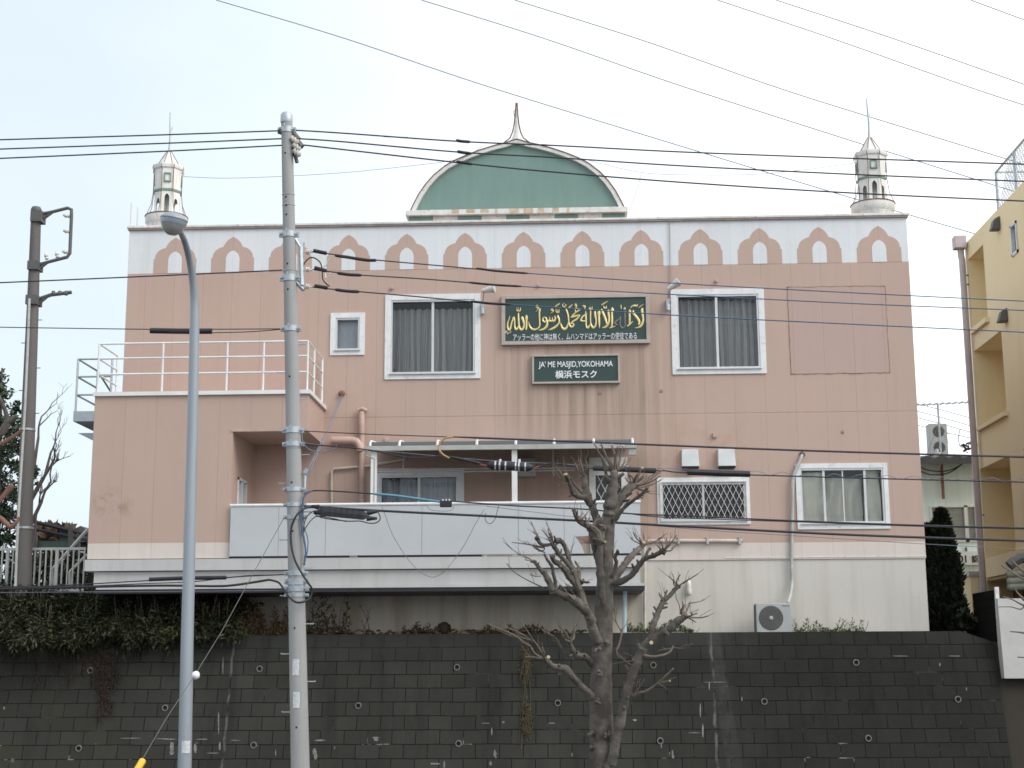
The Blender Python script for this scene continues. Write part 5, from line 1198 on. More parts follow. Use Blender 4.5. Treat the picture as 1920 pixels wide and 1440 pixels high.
# ------------------------------------------------------------------ neighbours on the right
YX = 11.4
def yellow():
    c0 = UX(1809,458,YX); yb = c0.y; top = c0.z
    t = thing('yellow_building', 'yellow stucco building with deep window recesses at the right edge', 'building', (YX,yb,WT_Z))
    def H(x0, x1, yt, ybm):                     # recess seen between two photo columns -> y range and heights
        a = UX(x0,yt,YX); b = UX(x1,yt,YX); 
        return min(a.y,b.y), max(a.y,b.y), ybm, a.z
    r1 = (UX(1843,458,YX).y, UX(1815,487,YX).y, UX(1820,622,YX).z, UX(1815,487,YX).z)
    r2 = (UX(1877,617,YX).y, UX(1826,659,YX).y, UX(1838,800,YX).z, UX(1826,659,YX).z)
    r3 = (UX(1905,850,YX).y-2.5, UX(1837,880,YX).y, UX(1846,1048,YX).z, UX(1837,880,YX).z)
    r4 = (UX(1905,1070,YX).y-3.5, UX(1850,1090,YX).y, WT_Z-.3, UX(1850,1090,YX).z)
    win = (UX(1906,414,YX).y, UX(1895,424,YX).y, UX(1897,484,YX).z, UX(1895,424,YX).z)
    ye = -1.0
    near = min(r3[0], r4[0], ye)-.5
    m = MB(); m.wall(near, yb, WT_Z-.3, top, [r1,r2,r3,r4,win], Y=YX, reveal=.85, swap=True)
    for r in (r1,r2,r3,r4,win): m.quad((YX+.85,r[0],r[2]),(YX+.85,r[1],r[2]),(YX+.85,r[1],r[3]),(YX+.85,r[0],r[3]))
    m.quad((YX,yb,WT_Z-.3),(YX+9,yb,WT_Z-.3),(YX+9,yb,top),(YX,yb,top)); m.quad((YX,near,WT_Z-.3),(YX,near,top),(YX+9,near,top),(YX+9,near,WT_Z-.3))
    m.quad((YX,near,top),(YX,yb,top),(YX+9,yb,top),(YX+9,near,top)); m.quad((YX+9,near,WT_Z-.3),(YX+9,near,top),(YX+9,yb,top),(YX+9,yb,WT_Z-.3))
    link('wall', m, M['yellow'], t)
    # pillars that split the lower recesses
    pm = MB(); y3 = UX(1893,854,YX).y
    pm.box(YX-.0-.004, YX+.5, y3-1.1, y3, r3[2], r3[3]); link('pillar', pm, M['yellow'], t)
    for r, hgt in ((r1,.14),(r2,.12),(r3,.5)): link('ledge', MB().box(YX-.10, YX-.003, r[0]-.1, yb-.3, r[2]-hgt, r[2]-.01), M['yellow'], t)
    link('doorway', MB().box(YX+.6,YX+.84,r4[1]-.9,r4[1]-.15,WT_Z-.2,r4[3]-.25), simple('brown_door', (.17,.085,.045), .6), t)
    wf = MB(); a,b,c,d = win
    for (p,q,u,v) in ((a,b,c,c+.06),(a,b,d-.06,d),(a,a+.06,c,d),(b-.06,b,c,d)): wf.box(YX-.03,YX+.06,p,q,u,v)
    wo = link('window', wf, M['sash'], t); link('pane', MB().box(YX+.07,YX+.09,a,b,c,d), simple('frosted_pane', (.55,.62,.62), .25), wo)
    for px,py in ((1873,420),(1887,592)):
        p = UX(px,py,YX); m = MB(); m.add([(YX-.001,p.y-.13,p.z-.16),(YX-.001,p.y+.13,p.z-.16),(YX-.22,p.y+.13,p.z-.16),(YX-.22,p.y-.13,p.z-.16),(YX-.001,p.y-.12,p.z+.18),(YX-.001,p.y+.12,p.z+.18),(YX-.14,p.y+.12,p.z+.1),(YX-.14,p.y-.12,p.z+.1)],[(0,1,2,3),(4,7,6,5),(0,4,5,1),(1,5,6,2),(2,6,7,3),(3,7,4,0)]); link('vent_hood', m, M['ac_dark'], t, bevel=.02)
    # rain head and downpipe on the far corner
    dp = MB(); hx, hy = YX-.16, yb-.15; z0 = UX(1797,470,YX).z
    dp.tube([(hx,hy,z0-.2),(hx,hy,z0-.35),(hx+.02,hy,z0-.5),(hx+.02,hy,WT_Z)], .085, 10); rp = link('downpipe', dp, M['mauve'], t, smooth='auto')
    link('rain_head', MB().box(hx-.19,hx+.12,hy-.2,hy+.1,z0-.2,z0+.14), M['mauve'], rp, bevel=.02)
    cb = MB()
    for z in (z0-.9, z0-1.15, z0-5, z0-7.2): cb.box(hx,YX-.002,hy-.02,hy+.02,z-.015,z+.015)
    link('pipe_bracket', cb, M['ac_dark'], rp)
    # chain link fence on the roof
    fpx = [(1870,320,1872,380),(1899,283,1903,352)]
    f = thing('roof_fence', 'blue grey chain link fence on the roof of the yellow building', 'fence', (YX+.15,UX(1872,380,YX).y,top))
    ya = UX(1872,388,YX+.15).y; hgt = UX(1870,320,YX+.15).z-top
    fm = MB()
    for y in (ya, ya-1.5, ya-3.0, ya-4.5): fm.tube([(YX+.15,y,top),(YX+.15,y,top+hgt)], .04, 6)
    fm.tube([(YX+.15,ya,top+hgt),(YX+.15,ya-6,top+hgt)], .03, 6)
    for x in (YX+.15, YX+1.6, YX+3): fm.tube([(x,ya,top),(x,ya,top+hgt)], .035, 6)
    fm.tube([(YX+.15,ya,top+hgt),(YX+6,ya,top+hgt)], .03, 6)
    link('fence_post', fm, M['galv'], f)
    nm = MB(); s = .16
    for i in range(int(6/s)+int(hgt/s)+2):
        for sg in (1,-1):
            y0 = ya-6+(i*s if sg == 1 else i*s-hgt)
            y0 = ya-i*s+(0 if sg == 1 else hgt)
            p, q = (YX+.15,y0,top), (YX+.15,y0-sg*hgt,top+hgt)
            def cl(p,q):
                if p[1] > ya:
                    k = (p[1]-ya)/(p[1]-q[1]) if p[1] != q[1] else 0; p = (p[0],ya,p[2]+(q[2]-p[2])*k)
                return p
            if min(p[1],q[1]) > ya: continue
            p, q = cl(p,q), cl(q,p); nm.tube([p,q], .008, 3, False)
            # the return across the back
            x0 = YX+.15+i*s-(0 if sg == 1 else hgt); a_, b_ = (x0,ya,top), (x0+sg*hgt,ya,top+hgt)
            if min(a_[0],b_[0]) >= YX+.15 and max(a_[0],b_[0]) < YX+6: nm.tube([a_,b_], .008, 3, False)
    link('wire_mesh', nm, M['galv'], f)
yellow()
def meters():
    p = U(1905,1078,.5); t = thing('gas_meter', 'cluster of grey meters and pipes on the wall at the lower right edge', 'meter', (p.x,p.y,p.z-.4))
    m = MB(); s = PXM(.5)
    for k,(px,py) in enumerate(((1908,1076),(1909,1089),(1910,1100))): m.lathe([(.05,-.22),(.085,-.18),(.085,.18),(.05,.22)], U(px,py,.5), 12, Vector((1,0,.05)))
    link('meter_body', m, simple('meter_grey_green', (.20,.20,.16), .6, 0, .3), t, smooth='auto')
    m = MB(); m.tube([U(1892,1061,.5),U(1899,1055,.5),U(1912,1047,.5),U(1930,1046,.5)], .1, 8); link('meter_pipe', m, M['ac_dark'], t, smooth='auto')
meters()

MY = 13.5
def mint():
    zt = U(1770,868,MY).z; xr = U(1900,900,MY).x; xl = U(1690,900,MY).x
    t = thing('mint_building', 'pale mint building with corrugated roof seen in the gap on the right', 'building', (xl,MY,WT_Z))
    a,b,c,d = rect(1745,948,1832,1016,MY); mid = U(1812,980,MY).x
    m = MB(); m.wall(xl,xr,WT_Z-.3,zt,[(a,b,c,d)],Y=MY,reveal=.12); m.quad((xl,MY,WT_Z),(xl,MY,zt),(xl,MY+8,zt),(xl,MY+8,WT_Z)); link('wall', m, M['mint'], t)
    f = MB(); frame_box(f,(a,b,c,d),.05,MY-.03,MY+.06); f.box(mid-.05,mid+.05,MY-.03,MY+.06,c,d); w_ = link('window', f, M['white'], t)
    link('pane', MB().quad((a,MY+.07,c),(b,MY+.07,c),(b,MY+.07,d),(a,MY+.07,d)), M['glass'], w_); link('blind', MB().quad((a,MY+.11,c),(b,MY+.11,c),(b,MY+.11,d),(a,MY+.11,d)), simple('grey_blind', (.70,.72,.72), .8, 0, .15, 2, 0, None, (.3,.3,6)), w_)
    z0, z1 = U(1770,870,MY-.6).z, U(1770,852,MY-.6).z
    r = MB(); n = int((xr-xl)/.10); v = []
    for i in range(n+1):
        x = xl+(xr-xl)*i/n; h = .09*abs(math.sin((x-xl)*math.pi/.42))
        v += [(x,MY-.6,z0),(x,MY-.6,z1-.12+h),(x,MY+5,z1+.6+h)]
    r.add(v, [(i*3+j,(i+1)*3+j,(i+1)*3+j+1,i*3+j+1) for i in range(n) for j in range(2)]); link('roof', r, M['roofsheet'], t)
    sg = rect(1790,1034,1850,1059,MY-.08)
    s = thing('number_sign', 'white sign with black characters on the mint wall, half behind the conifer', 'sign', (sg[0],MY,sg[2]))
    link('board', MB().box(sg[0]-.6,sg[1]+.6,MY-.1,MY-.02,sg[2],sg[3]), M['letter'], s)
    zz = rect(1802,1041,1819,1055,MY-.1); text_mesh("01", U(1797,1048,MY-.1).x, U(1812,1048,MY-.1).x, zz[2], zz[3], MY-.101, M['black'], s, 'lettering', .02)
    text_mesh("認", U(1822,1048,MY-.1).x, U(1836,1048,MY-.1).x, zz[2], zz[3], MY-.101, M['black'], s, 'lettering', .02)
    m = MB()
    for px in (1812,): p = U(px,1032,MY-.05); m.box(p.x-.02,p.x+.02,MY-.06,MY-.002,sg[3],sg[3]+.12)
    link('sign_bracket', m, M['ac_dark'], s)
    q = rect(1743,794,1777,852,MY+1.5)
    aircon('air_conditioner', 'tall two fan air conditioner standing on the corrugated roof', q[0], q[1], MY+1.5, MY+1.9, q[2]-.12, q[3], 2)
    # aerial
    an = thing('roof_antenna', 'rusty television aerial mast in front of the roof air conditioner', 'antenna', tuple(U(1769,935,MY-.2)))
    link('mast', MB().tube([U(1769,935,MY-.2),U(1764,850,MY-.2)], .045, 7), M['rust'], an, smooth='auto')
    link('mast', MB().tube([U(1764,850,MY-.2),U(1758,757,MY-.2)], .03, 7), M['galv'], an, smooth='auto')
    e = MB(); e.tube([U(1712,760,MY-.2),U(1822,754,MY-.2)], .018, 5)
    for k in range(9): x = 1718+k*12; p = U(x,760-.055*(x-1712),MY-.2); e.tube([p+Vector((0,-.28,0)),p+Vector((0,.28,0))], .012, 4); e.tube([p,p+Vector((0,0,.05))], .015, 4)
    link('aerial_boom', e, M['galv'], an)
    g = MB()
    for x,y in ((1736,856),(1792,856),(1812,850)): g.tube([U(1760,795,MY-.2),U(x,y,MY+.3)], .009, 4)
    link('stay', g, M['galv'], an)
    i_ = MB()
    for x0,y0,x1,y1 in ((1757,842,1757,862),(1761,848,1761,875)): i_.tube([U(x0,y0,MY-.26),U(x1,y1,MY-.26)], .05, 7)
    link('mast_clamp', i_, M['white_dirty'], an)
    for k,(ya,yb_) in enumerate(((757,785),(771,800),(783,812),(797,822))):
        px_tube('service_wire', ('topmost','second','third','lowest')[k]+' of four thin wires fanning out behind the gap above the mint roof', 'wire', [(1712,ya-2,MY+4),(1770,ya+13,MY+4),(1832,yb_+2,MY+4)], .7, M['wire_grey'], 'wires over the mint roof')
    for k,(pts) in enumerate(([(1715,868),(1735,880),(1765,884),(1790,878),(1815,862)],[(1715,878),(1745,890),(1780,886),(1812,864)])):
        px_tube('roof_cable', ('upper','lower')[k]+' black cable drooping across the mint wall under its roof', 'wire', pts, 1.1, M['black'], 'cables on the mint wall', Y=MY-.25)
    pts = [(1800,805),(1797,825),(1803,838),(1815,836),(1822,820)]
    px_tube('cable_coil', 'thin coil of cable beside the roof air conditioner', 'wire', pts, .7, M['wire'], None, Y=MY-.2)
    m = MB(); rn = random.Random(2)
    for k in range(16): x = 1805+k*1.3; p = U(x,848-rn.uniform(0,16),MY-.3); m.tube([p,p+Vector((rn.uniform(-.2,.2),0,rn.uniform(-.1,.16)))], .03, 5)
    o = link('cable_clutter', m, M['black'], None, U(1815,848,MY-.3)); tag(o, 'dark tangle of cable fittings at the roof edge beside the yellow corner', 'cable fittings')
    yb = MB(); yb.box(U(1820,1090,9).x,U(1845,1090,9).x,9,12,WT_Z,U(1825,1080,9).z); o = link('porch_wall', yb, M['yellow'], None, (U(1820,1090,9).x,9,WT_Z)); tag(o, 'small yellow porch wall behind the black fence panel', 'wall')
    link('coping', MB().box(U(1819,1090,9).x-.03,U(1846,1090,9).x,8.95,12.05,U(1825,1080,9).z+.002,U(1825,1075,9).z+.05), M['mauve'], o)
mint()

# ------------------------------------------------------------------ foliage helpers
def leaf_cloud(name, mat, parent, loc, samples, size, rnd, aspect=2.2, droop=.3, jitter=.35):
    m = MB()
    for p, out in samples:
        L = size*rnd.uniform(1-jitter,1+jitter); W = L/aspect
        d = Vector((rnd.gauss(0,1),rnd.gauss(0,1),rnd.gauss(0,1))).normalized()*.8+out
        d.z -= droop; d.normalize()
        s = d.cross(Vector((rnd.gauss(0,1),rnd.gauss(0,1),rnd.gauss(0,1))))
        if s.length < 1e-4: continue
        s.normalize(); mid = p+d*L*.45
        b = len(m.v); m.v += [tuple(p),tuple(mid+s*W*.5),tuple(p+d*L),tuple(mid-s*W*.5)]; m.f.append((b,b+1,b+2,b+3)); m.m.append(0)
    return link(name, m, mat, parent, loc)
rh = random.Random(21)
# bamboo-grass hedge along the wall top, drooping over its edge
def hedge():
    tops = [(-40,1088),(0,1098),(40,1108),(95,1104),(150,1116),(200,1106),(260,1100),(330,1102),(380,1108),(430,1112),(470,1122),(520,1150)]
    def top(px):
        for (a,ya),(b,yb) in zip(tops[:-1],tops[1:]):
            if a <= px <= b: return ya+(yb-ya)*(px-a)/(b-a)
        return 1150
    clumps = []
    for k_ in range(330):
        px = rh.uniform(-60,470); t = top(max(-40,px))
        f = rh.random() if k_ < 220 else rh.uniform(0,.3); py = t+4+(1196-t)*f**.9
        Y = -.55-1.05*f+rh.uniform(-.25,.25)-(.35 if px < 80 else 0)
        clumps.append((U(px,py,Y), rh.uniform(.12,.26), px))
    S = []
    for c, r, px in clumps:
        n = int(125*(1 if px < 330 else .6))
        for _ in range(n):
            o = Vector((rh.gauss(0,1),rh.gauss(0,1),rh.gauss(0,.8))); o = o.normalized()*r*rh.uniform(.35,1.15)
            S.append((c+o, Vector((o.x,-.5,.1+o.z)).normalized()*.7))
    t = thing('hedge', 'overgrown dark green bamboo grass hedge on the wall top at the left', 'hedge', tuple(U(150,1195,-.8)))
    leaf_cloud('foliage', M['hedge'], t, None, S, .115, rh, 4.2, .45)
    st = MB()
    for _ in range(170):
        px = rh.uniform(-40,430); p = U(px,rh.uniform(1190,1204),rh.uniform(-1.3,-.7)); q = U(px+rh.uniform(-18,18),top(max(-40,px))+rh.uniform(-2,40),rh.uniform(-1.5,-.5))
        st.tube([p,p.lerp(q,.5)+Vector((rh.uniform(-.05,.05),0,0)),q], .005, 4, False)
    link('stem', st, M['twig'], t)
    hang = []
    for _ in range(420):
        px = rh.uniform(0,330); py = rh.uniform(1190,1214+12*math.sin(px*.06))
        z = U(px,py,-1.45); hang.append((Vector((z.x, wy(z.z)-rh.uniform(.02,.14), z.z)), Vector((0,-.2,-.9))))
    leaf_cloud('drooping_blades', M['hedge'], t, None, hang, .17, rh, 5, .5)
hedge()
def dry_patch(name, label, boxes, n, size, mat, cat='weeds', kind=None, seed=3, droop=-.25):
    rn = random.Random(seed); S = []; st = MB()
    for (x0,x1,y0,y1,Ya,Yb) in boxes:
        for _ in range(int(1.7*n*(x1-x0)/100)):
            px = rn.uniform(x0,x1); f = rn.random()**1.7; py = y1-(y1-y0)*f*(.55+.45*math.sin(px*.19+math.sin(px*.047)*3))
            S.append((U(px,py,rn.uniform(Ya,Yb)), Vector((rn.uniform(-.6,.6),-.2,.6))))
        for _ in range(int(14*(x1-x0)/100)):
            px = rn.uniform(x0,x1); Y = rn.uniform(Ya,Yb); p = U(px,y1+3,Y); q = U(px+rn.uniform(-14,14),y0+rn.uniform(0,(y1-y0)*.7),Y); st.tube(catmull([p,p.lerp(q,.5)+Vector((rn.uniform(-.06,.06),0,.02)),q],3), .0045, 4, False)
    o = thing(name, label, cat, tuple(U((boxes[0][0]+boxes[0][1])/2,boxes[0][3],boxes[0][4])))
    leaf_cloud('leaves', mat, o, None, S, size, rn, 3.5, droop); link('stem', st, M['twig'], o)
dry_patch('dry_shrub', 'brown withered shrubs under the balcony edge left of the concrete pole', [(355,470,1120,1192,-1.25,-.4),(440,540,1140,1192,-1.2,-.4)], 1250, .09, M['dry'], 'shrub', seed=4)
dry_patch('dry_shrub', 'brown withered shrub under the balcony just right of the concrete pole', [(575,655,1112,1190,-.9,-.3)], 520, .085, M['dry'], 'shrub', seed=5)
dry_patch('dry_shrub', 'low reddish dry shrub in the middle below the balcony', [(755,845,1168,1189,-.9,-.4),(895,1020,1174,1189,-1.0,-.5)], 420, .07, M['dry'], 'shrub', seed=6)
dry_patch('green_weed', 'low green weeds around the thin drain at the wall top', [(1172,1300,1168,1186,-.9,-.3)], 600, .06, M['grass'], 'weeds', seed=7)
dry_patch('green_weed', 'thin green and brown weeds right of the outdoor air conditioner', [(1488,1620,1160,1186,-.9,-.4)], 420, .055, M['grass'], 'weeds', seed=8)
m = MB(); rn = random.Random(9)
def sapling(px, top, seed):
    rn = random.Random(seed)
    def br(p, d, L, r, k):
        q = p+d*L; m.tube([p,p.lerp(q,.5)+Vector((rn.uniform(-.02,.02),0,0)),q], [r,r*.85,r*.7], 5, False)
        if k > 0:
            for _ in range(2): br(p.lerp(q,rn.uniform(.5,1)), (d+Vector((rn.uniform(-.7,.7),rn.uniform(-.3,.3),rn.uniform(-.1,.4)))).normalized(), L*.6, r*.65, k-1)
    p = U(px,1190,-.55); br(p, Vector((rn.uniform(-.2,.2),0,1)).normalized(), (1190-top)*PXM(-.5)*.5, .011, 3)
sapling(692,1128,1); sapling(680,1150,2)
o = link('bare_sapling', m, M['twig'], None, U(690,1190,-.55)); tag(o, 'leafless brown sapling in the shade under the balcony', 'sapling')
m = MB()
for _ in range(150):
    px = rn.uniform(560,1110); p = U(px,rn.uniform(1182,1190),rn.uniform(-1.15,-.5)); s = rn.uniform(.02,.06); m.lathe([(s,-.01),(s*.9,s*.35),(s*.3,s*.6)], p, 5)
o = link('leaf_litter', m, M['dry'], None, U(830,1188,-.8)); struct(o,'stuff'); o['label'] = 'brown leaf litter along the wall top'
m = MB(); m.lathe([(.13,-.05),(.12,.08),(.04,.14)], U(833,1180,-.7), 6); o = link('stone', m, M['soil'], None, U(833,1188,-.7)); tag(o, 'small brown lump of stone on the wall top under the balcony', 'stone')

# dry creeper hanging on the wall
def vine(label, boxes, n, seed, mat):
    rn = random.Random(seed); m = MB(); W0 = Vector((0,WT_Y,WT_Z)); N0 = Vector((0,1,-BAT))
    for x0,x1,y0,y1,k in boxes:
        for _ in range(k):
            px = rn.uniform(x0,x1); py = y0+rn.uniform(-4,10); P = []
            for i in range(7):
                q = UP(px,py,W0,N0); P.append(q+Vector((0,-rn.uniform(.012,.06),0))); px += rn.uniform(-7,7)*(.5 if x1-x0 < 12 else 1); py += (y1-y0)/6*rn.uniform(.5,1.05)
            m.tube(catmull(P,2), rn.uniform(.003,.007), 4, False)
            for _ in range(n):
                p = rn.choice(P)+Vector((rn.uniform(-.07,.07),-.03,rn.uniform(-.07,.07))); d = Vector((rn.uniform(-1,1),-.2,rn.uniform(-1,.6)))*rn.uniform(.02,.05); m.tube([p,p+d], .006, 3, False)
    o = link('dry_vine', m, mat, None, UP((boxes[0][0]+boxes[0][1])/2,boxes[0][2],W0,N0)); tag(o, label, 'creeper')
vine('dead reddish creeper hanging in a tongue down the wall below the hedge', [(178,212,1222,1300,46),(190,205,1280,1358,16),(125,190,1205,1290,10),(215,270,1195,1225,7)], 9, 31, M['vine'])
vine('tufts of dry roots growing out of the vertical wall joint left of the street tree', [(982,990,1215,1285,26),(985,994,1322,1385,26),(984,990,1200,1440,5)], 6, 32, simple('straw_roots', (.085,.065,.038), .9, 0, .3, 9))
vine('straggly dry stems trailing down the wall at the far left edge', [(16,28,1190,1260,9),(95,112,1195,1275,9),(60,75,1225,1300,4)], 5, 33, M['vine'])

# ------------------------------------------------------------------ conifers beside the house
def conifer(label, base, topy, hw, Y, seed, n):
    rn = random.Random(seed); b = U(base,1190,Y); zt = U(base,topy,Y).z; H = zt-b.z; Rm = hw*PXM(Y); S = []
    for _ in range(n):
        t = rn.random()**.8; prof = min(1,(1-t)**.62*1.12)*(.86+.14*min(1,t*5))
        a = rn.uniform(0,6.283); lump = 1+.13*math.sin(a*3+t*17)+.09*math.sin(a*7-t*31)
        r = Rm*prof*lump*rn.uniform(.72,1.0)
        o = Vector((math.cos(a),math.sin(a),0)); S.append((b+o*r+Vector((0,0,H*t)), o*.45+Vector((0,0,.95))))
    t = thing('conifer', label, 'tree', tuple(b), 'columnar conifers beside the house')
    leaf_cloud('crown', M['conifer'], t, None, S, .15, rn, 2.3, -.25)
    m = MB(); m.tube([b+Vector((0,0,-.1)), b+Vector((0,0,H*.9))], [.07,.01], 7); link('trunk', m, M['bark'], t)
conifer('taller of the two dark columnar conifers at the right corner of the mosque', 1778, 964, 32, 2.2, 51, 9000)
conifer('shorter dark conifer squeezed between the taller one and the mosque wall', 1752, 990, 16, 2.6, 52, 4200)
m = MB(); rn = random.Random(8); S = []
for _ in range(260): S.append((U(rn.uniform(1800,1830),rn.uniform(1150,1196),rn.uniform(.6,1.4)), Vector((0,-.4,.3))))
t = thing('garden_shrub', 'small dark shrub in the gap between the conifer and the black panel', 'shrub', tuple(U(1815,1196,1)))
leaf_cloud('leaves', M['conifer'], t, None, S, .14, rn, 1.8, .1)

# ------------------------------------------------------------------ pollarded street tree
TY = -6.2
def polltree():
    rt = random.Random(77); s = PXM(TY)
    base = U(1126,1440,TY); 
    t = thing('street_tree', 'bare pollarded street tree with knobbly cut limbs in front of the wall', 'tree', (base.x,TY,0))
    tm = MB(); bm = MB(); wm = MB(); cm = MB()
    def limb(mb, pts, dy0=0.0, dy1=0.0, n=9, knob=0.0, wob=1.0):
        k = len(pts)
        P = [U(p[0]+rt.uniform(-.8,.8)*wob,p[1],TY+dy0+(dy1-dy0)*i/max(1,k-1)) for i,p in enumerate(pts)]
        PR = catmull([(P[i].x,P[i].y,P[i].z) for i in range(k)],5); rr = catmull([(p[2],0,0) for p in pts],5)
        rad = [max(.004,r.x*s*(1+.13*rt.uniform(-1,1))) for r in rr]; PR = [p+Vector((rt.uniform(-1,1),rt.uniform(-1,1),rt.uniform(-1,1)))*(.10*q) for p,q in zip(PR,rad)]
        mb.tube(PR, rad, n)
        if n >= 8 and len(PR) > 8:
            for _ in range(2+len(PR)//9):
                i = rt.randrange(len(PR)//3, len(PR)-1); q = rad[i]; d = (PR[i+1]-PR[i-1]).normalized()
                o = d.cross(Vector((rt.uniform(-1,1),rt.uniform(-1,1),rt.uniform(-1,1)))).normalized(); e2 = (o+d*.6).normalized(); a = PR[i]+o*q*.5; L = rt.uniform(.5,1.8)*q+.02
                mb.tube([a, a+e2*L*.6, a+e2*L], [q*.55, q*.42, q*.34], 6)
        if knob:
            e = PR[-1]
            for _ in range(7):
                o = Vector((rt.uniform(-1,1),rt.uniform(-1,1),rt.uniform(-.6,1)))*knob*s*.55
                mb.lathe([(.01,-knob*s*.62),(knob*s*.52,-knob*s*.34),(knob*s*.62,0),(knob*s*.45,knob*s*.4),(.012,knob*s*.6)], e+o, 7, Vector((rt.uniform(-1,1),rt.uniform(-1,1),1)))
        return PR
    def shoots(x, y, dy, lst, r=1.5):
        for (tx,ty) in lst:
            q = U(tx,ty,TY+dy+rt.uniform(-.25,.25)); p = U(x,y,TY+dy); mid = p.lerp(q,.5)+Vector((rt.uniform(-.04,.04),rt.uniform(-.04,.04),rt.uniform(-.03,.02)))
            wm.tube(catmull([p,mid,q],4), [r*s*(1-.45*i/8) for i in range(9)], 5)
            d = (q-p).normalized()
            for _ in range(2 if r < 2.4 else 1):
                a = p.lerp(q, rt.uniform(.35,1)); e = (d+Vector((rt.uniform(-.7,.7),rt.uniform(-.6,.6),rt.uniform(-.2,.8)))).normalized(); L = rt.uniform(.06,.24)
                wm.tube(catmull([a,a+e*L*.5+Vector((rt.uniform(-.015,.015),0,.01)),a+e*L+Vector((0,0,.02))],3), [.55*s,.5*s,.45*s,.42*s,.38*s,.34*s,.3*s], 4, False)
    b0 = Vector((base.x-.02,TY,0.0))
    trunk = [(1126,1440,22.5),(1128,1380,22),(1126.5,1300,20.5),(1129,1215,18.5),(1132,1150,17.5),(1134,1100,16),(1136,1050,14),(1139,1000,13)]
    P = [U(x,y,TY) for x,y,_ in trunk]; tm.tube([b0]+catmull(P,5), [30*s]+[max(.01,r.x*s*(1+.05*rt.uniform(-1,1))) for r in catmull([(r,0,0) for _,_,r in trunk],5)], 18)
    limb(tm, [(1139,1005,12),(1143,965,13),(1148,930,11),(1150,905,8.5),(1152,885,7.5)], 0, .1, 12, 8)
    limb(tm, [(1136,1440,9),(1148,1425,9),(1154,1390,8.5),(1165,1351,8.5),(1168,1327,8),(1175,1295,8),(1189,1255,8),(1201,1227,8.5),(1212,1208,8),(1226,1196,8)], -.15, -.5, 11)
    limb(bm, [(1222,1200,7.5),(1240,1186,7),(1258,1177,7),(1272,1164,7),(1284,1157,5)], -.5, -.7, 9, 6)
    limb(bm, [(1222,1198,7),(1224,1177,6),(1230,1158,5.5),(1237,1140,5.5),(1243,1127,5)], -.5, -.2, 9, 6)
    limb(bm, [(1243,1127,4.5),(1255,1118,4),(1265,1105,4),(1272,1100,3)], -.2, -.1, 7, 4.5)
    shoots(1245,1125,-.2,[(1251,1106),(1247,1110),(1236,1112)],2.6); shoots(1270,1100,-.1,[(1309,1076),(1276,1077),(1263,1086),(1253,1080)],1.6); shoots(1281,1093,-.1,[(1292,1085)],2.2)
    shoots(1282,1156,-.7,[(1280,1128),(1294,1130),(1284,1134),(1275,1150)],2.6); shoots(1288,1157,-.7,[(1328,1155),(1308,1150),(1305,1167),(1296,1148)],1.7); shoots(1293,1131,-.7,[(1322,1124)],1.2); shoots(1276,1150,-.7,[(1268,1122)],1.0)
    # upper right limbs
    limb(bm, [(1146,1092,8),(1158,1076,8),(1168,1062,7),(1185,1042,6),(1198,1030,5.5),(1206,1023,5)], .0, .5, 9, 6)
    shoots(1206,1022,.5,[(1199,1008),(1187,998),(1207,1003),(1215,1012),(1243,1008),(1222,1020),(1182,1008)],1.5)
    limb(bm, [(1152,1094,7),(1170,1088,6),(1186,1076,5.5),(1200,1058,5),(1210,1047,4.5),(1224,1043,4.5),(1236,1037,4.5),(1243,1033,4)], -.1, -.6, 9, 6.5)
    limb(bm, [(1210,1047,3.5),(1213,1036,3),(1218,1029,3)], -.3, -.3, 6, 3.5)
    shoots(1244,1032,-.6,[(1250,1008),(1253,1015),(1269,1003),(1258,1020),(1237,1012),(1262,1028),(1232,1022)],1.6)
    limb(bm, [(1146,1085,5),(1152,1070,3.8),(1156,1055,3.6),(1154,1047,3),(1158,1034,3)], -.2, -.5, 7, 3.5)
    shoots(1150,1045,-.4,[(1148,1030),(1152,1026)],2)
    # head at the top
    shoots(1150,884,.1,[(1135,855),(1127,832)],2.8); shoots(1141,884,.1,[(1113,831)],1.7)
    shoots(1152,882,.1,[(1147,834),(1158,838)],3.0); shoots(1158,882,.1,[(1168,836),(1161,846),(1171,862),(1183,858)],2.2)
    limb(bm, [(1142,905,5),(1138,896,3.5),(1135,885,3),(1131,868,2.5),(1129,855,2.2)], .1, .3, 7)
    limb(bm, [(1147,965,9),(1158,945,8.5),(1168,930,8),(1178,916,8),(1188,911,7)], 0, .35, 10, 8)
    shoots(1188,908,.35,[(1203,877),(1196,888),(1207,892),(1180,890),(1213,891)],3.0); shoots(1196,911,.35,[(1241,881),(1238,892),(1216,905),(1244,880)],1.8); shoots(1194,916,.35,[(1222,926),(1213,921),(1240,900)],1.6); shoots(1178,912,.35,[(1179,888),(1172,896)],1.6)
    limb(bm, [(1152,975,6),(1165,958,4.5),(1178,945,3.8),(1190,937,3.4),(1204,925,2.8),(1214,914,2.2)], -.1, -.5, 8)
    shoots(1190,937,-.3,[(1219,920),(1200,926)],1.3)
    # left upper limb
    limb(bm, [(1134,1030,7),(1128,1000,7.5),(1120,975,7.5),(1111,952,7),(1103,930,6.5),(1097,908,6.5),(1094,896,6)], .1, .6, 10, 7)
    shoots(1093,890,.6,[(1077,867),(1083,863),(1088,862),(1099,864),(1086,872),(1103,874)],2.0)
    limb(bm, [(1106,945,6),(1098,934,5.5),(1086,931,5),(1074,926,4.5),(1070,914,4.2),(1064,898,4),(1060,890,4)], .3, -.2, 8)
    limb(bm, [(1100,932,3.2),(1086,918,2.6),(1075,905,2.2),(1070,895,1.6)], .3, .1, 6)
    shoots(1066,906,-.1,[(1040,884),(1048,880),(1058,880),(1046,912)],1.2)
